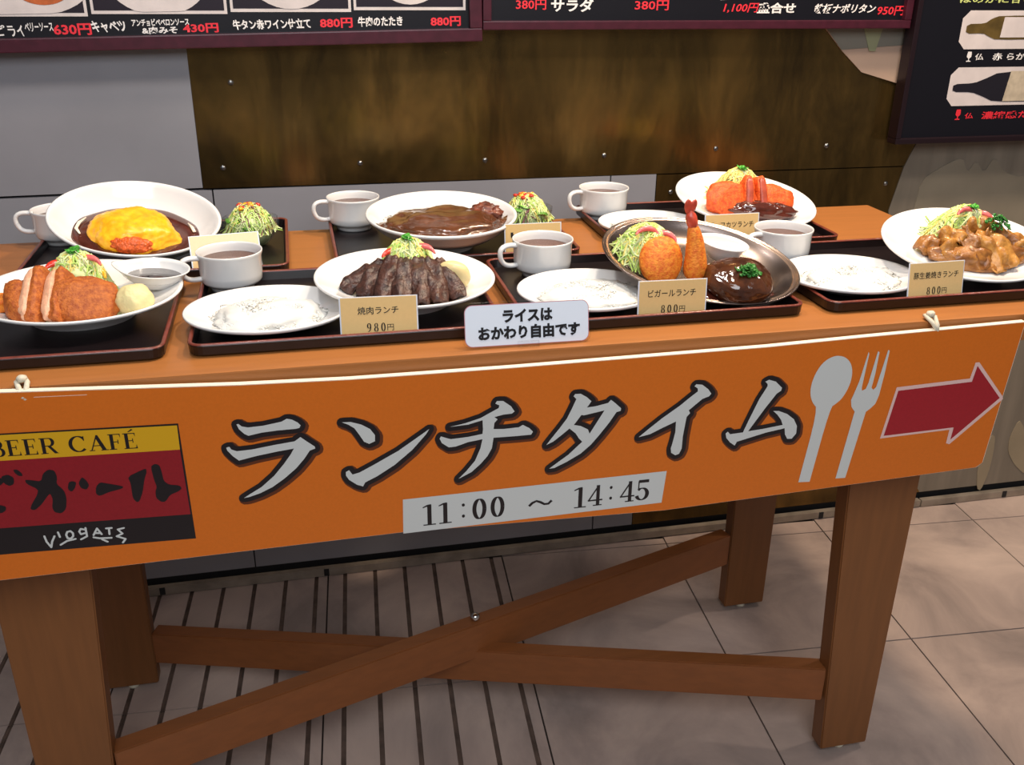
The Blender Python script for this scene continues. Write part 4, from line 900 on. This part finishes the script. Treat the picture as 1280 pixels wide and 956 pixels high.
# ------------------------------------------------------------------ T3 platter
salad('T3',-.070,.040,-.014,.046,.042,.046,'shredded cabbage salad at the left end of the steel platter',15,top=False,mix=(0,1,1,2,0),rad=3,tom=0)
breaded('croquette','oval golden orange croquette leaning on the platter salad','fry2',W('T3',-.063,-.008,.009,52,0,-8),.032,.036,.015,41,pw=1,amp=.06)
pw=thing('fried_prawn','tall fried prawn standing upright with its red tail on the steel platter','fried food',mtx=W('T3',-.016,-.006,-.014))
V,F=blobdata(1,1,1,amp=.06,freq=2,sub=4,fine=.07,ffreq=9,seed=44)
sp=[(.004,-.018,.0),(.004,-.009,.03),(-.001,.003,.058),(-.009,.012,.084)]
def prawnpt(v):
    t=(v.z+1)/2; x=t*3; i=min(int(x),2); f=x-i; a=Vector(sp[i]);b=Vector(sp[i+1]); c=a.lerp(b,f); rr=.0208*(1-.58*t); s=max(.0,1-abs(v.z)**4); l=math.hypot(v.x,v.y) or 1
    return c+Vector((v.x/l,v.y/l,0))*rr*math.sqrt(s)*min(1,l*1.6+.15)*(1 if l>0.02 else 0)
pyd('crumb_coat',[prawnpt(v) for v in V],F,'fry2',pw,True)
V2,F2_=blobdata(1,1,1,amp=.12,freq=3,sub=3,seed=46)
o=pyd('tail_joint',[Vector((v.x*.0085,v.y*.0075,v.z*.016)) for v in V2],F2_,'prawn',pw,True); o.location=(-.0105,.0125,.083); o.rotation_euler=(-.35,-.35,0)
for sx,rz in ((-.003,-.22),(.0035,.22)):
    o=pyd('tail_fin',[Vector((v.x*.0058,v.y*.0024,v.z*.0115)) for v in V2],F2_,'prawn',pw,True); o.location=(-.0165+sx,.018,.102); o.rotation_euler=(-.2,rz,0)
hb=food('hamburg_steak','glossy dark brown hamburg steak at the right end of the steel platter','meat','patty',W('T3',.048,-.046,.002),sx=.052,sy=.047,sz=.029,amp=.12,freq=1.7,sub=5,seed=51,fine=.02,ffreq=8)
food('steak_sauce','shiny brown sauce pooled around the hamburg steak','sauce','sauce',W('T3',.044,-.046,-.0155),kind='stuff',sx=.060,sy=.044,sz=.0045,amp=.15,freq=2,sub=4,seed=52)
def tuft(key,x,y,z,sz,n,label,mt,seed,h=.5):
    rd=random.Random(seed); P=Pile()
    for k in range(n):
        th=rd.uniform(0,2*PI); q=rd.uniform(0,1)**.6; leaflet(P,(sz*q*math.cos(th),sz*q*math.sin(th)*.8,sz*h*(1-q*q)+rd.uniform(0,.002)),sz*.30,rd.uniform(0,360),rd.uniform(-60,60),0)
    o=P.build('herb_tuft',[mt]); o.matrix_world=W(key,x,y,z); tag(o,label,'herb',kind='stuff')
tuft('T3',.050,-.058,.0265,.018,110,'chopped green chives on top of the hamburg steak','parsley',61,.45)
# ------------------------------------------------------------------ B3 orange cutlet
salad('B3',-.006,.036,-.016,.052,.034,.056,'yellow shredded cabbage mound behind the back right orange cutlet',71,mix=(2,2,0,2),tom=0,rad=0)
breaded('beef_cutlet','left half of the sauced orange cutlet on the back right plate','fry3',W('B3',-.046,-.012,.006,48,0,4),.042,.032,.015,72)
breaded('beef_cutlet','right half of the sauced orange cutlet on the back right plate','fry3',W('B3',.048,-.014,.006,46,8,-6),.040,.030,.015,73)
for i,(x,rz) in enumerate([(-.006,-4),(.020,6)]):
    r=thing('cutlet_slice',['left','right'][i]+' upright cut slice in the middle of the orange cutlet','fried food',mtx=W('B3',x,-.010,.012,50,0,rz))
    blob('crust','fry3',r,None,sx=.012,sy=.038,sz=.016,amp=.1,freq=2,sub=4,pw=.65,seed=74+i,fine=.04,ffreq=14)
    o=blob('cut_face','cutred',r,None,sx=.0075,sy=.034,sz=.006,amp=.1,freq=3,sub=3,pw=.7,seed=78+i); o.location=(-.001,-.002,.0125)
food('cutlet_sauce','dark red brown sauce poured over the front of the orange cutlet','sauce','sauce',W('B3',.022,-.040,-.003,20,0,-3),kind='stuff',sx=.066,sy=.019,sz=.0145,amp=.28,freq=2.6,sub=4,seed=81)
# ------------------------------------------------------------------ T4 ginger pork
salad('T4',.006,.040,-.016,.052,.036,.054,'cabbage salad with pink radish behind the ginger pork',91,mix=(0,2,0,1),tom=0,rad=3)
gp=[((-.085,-.004,-.008),(-.060,.006,.004),(-.040,.006,-.002)),((-.052,.012,.010),(-.030,.006,.018),(-.006,-.004,.006)),((-.060,-.016,.0),(-.040,-.022,.010),(-.018,-.036,-.006)),((-.020,.0,.020),(-.004,-.022,.014),(.006,-.056,-.010)),
    ((.0,-.004,.026),(.020,-.026,.018),(.030,-.064,-.010)),((.022,.002,.024),(.042,-.022,.018),(.052,-.054,-.010)),((.036,.014,.022),(.062,-.004,.018),(.078,-.036,-.008)),((.060,.010,.014),(.086,-.010,.012),(.104,-.028,-.004)),((-.012,.022,.022),(.016,.020,.030),(.042,.018,.020))]
nn=nm+['eighth','ninth']
for i,st in enumerate(gp): curl('T4',st,.036,.0045,'%s wavy slice of ginger pork counted from the left of the pile'%nn[i],'ginger pork slices heaped on the right plate','ginger' if i%3 else 'ginger2','pork_slice','meat',i+20,wav=.008)
food('pork_heap','browned pork heaped under the wavy slices','meat','ginger2',W('T4',.012,-.016,-.012),kind='stuff',sx=.082,sy=.036,sz=.024,amp=.3,freq=2.6,sub=4,seed=92)
tuft('T4',.040,.006,.030,.020,70,'dark green parsley tuft on the ginger pork','parsley',93,.7)
# rest every food mesh on the inner surface of its dish (nothing pokes through the porcelain)
DISH={'T1':('T1',.136,.116,.026,0),'B1':('B1',.135,.116,.046,1),'T2':('T2',.130,.117,.026,0),'B2':('B2',.130,.126,.044,1),'B3':('B3',.138,.113,.024,0),'T4':('T4',.148,.104,.024,0),
 'T3':('T3p',.151,.111,.0225,0),'T2r':('T2r',.112,.096,.021,0),'T3r':('T3r',.104,.094,.021,0),'B3r':('B3r',.093,.082,.021,0),'T4r':('T4r',.105,.096,.021,0)}
def floor_w(q,h,deep):
    pr=[(0,-.9*h),(.3,-.9*h),(.5,-.84*h),(.7,-.66*h),(.83,-.4*h),(.92,-.1*h),(.955,.001),(1.3,.002)] if deep else [(0,-.8*h),(.3,-.8*h),(.62,-.72*h),(.70,-.58*h),(.80,-.36*h),(.90,-.14*h),(.955,.0005),(1.3,.002)]
    for (a,b),(c,d) in zip(pr[:-1],pr[1:]):
        if q<=c: return b+(d-b)*(q-a)/(c-a)
    return .002
bpy.context.view_layer.update()
CATS={'fried food','potato salad','potato','sauce','omelette','salad','beef','rice','curry','meat','herb','cream'}
for t in [o for o in bpy.data.objects if o.parent is None and o.get('category') in CATS|{None} and (o.get('category') or o.get('kind')=='stuff')]:
    if t.name.startswith(('bowl_salad','soup','sauce')): continue
    ms=[t] if t.type=='MESH' else list(t.children)
    pts=[m.matrix_world@m.data.vertices[0].co for m in ms]
    c=sum((m.matrix_world@(sum((v.co for v in m.data.vertices),Vector())/len(m.data.vertices)) for m in ms),Vector())/len(ms)
    key=min(DISH,key=lambda k:((MT[k].inverted()@c).x/DISH[k][1])**2+((MT[k].inverted()@c).y/DISH[k][2])**2+abs((MT[k].inverted()@c).z)*8)
    mk,a,b,h,deep=DISH[key]; Mi=MT[mk].inverted()
    for m in ms:
        A=Mi@m.matrix_world; B_=A.inverted()
        for v in m.data.vertices:
            p=A@v.co; wm=floor_w(math.hypot(p.x/a,p.y/b),h,deep)+.0002
            if p.z<wm: p.z=wm; v.co=B_@p
        m.data.update()
# prune helper meshes that never got used
for o in list(bpy.data.objects):
    if o.users_collection and o.type=='MESH' and not o.data.polygons: bpy.data.objects.remove(o)
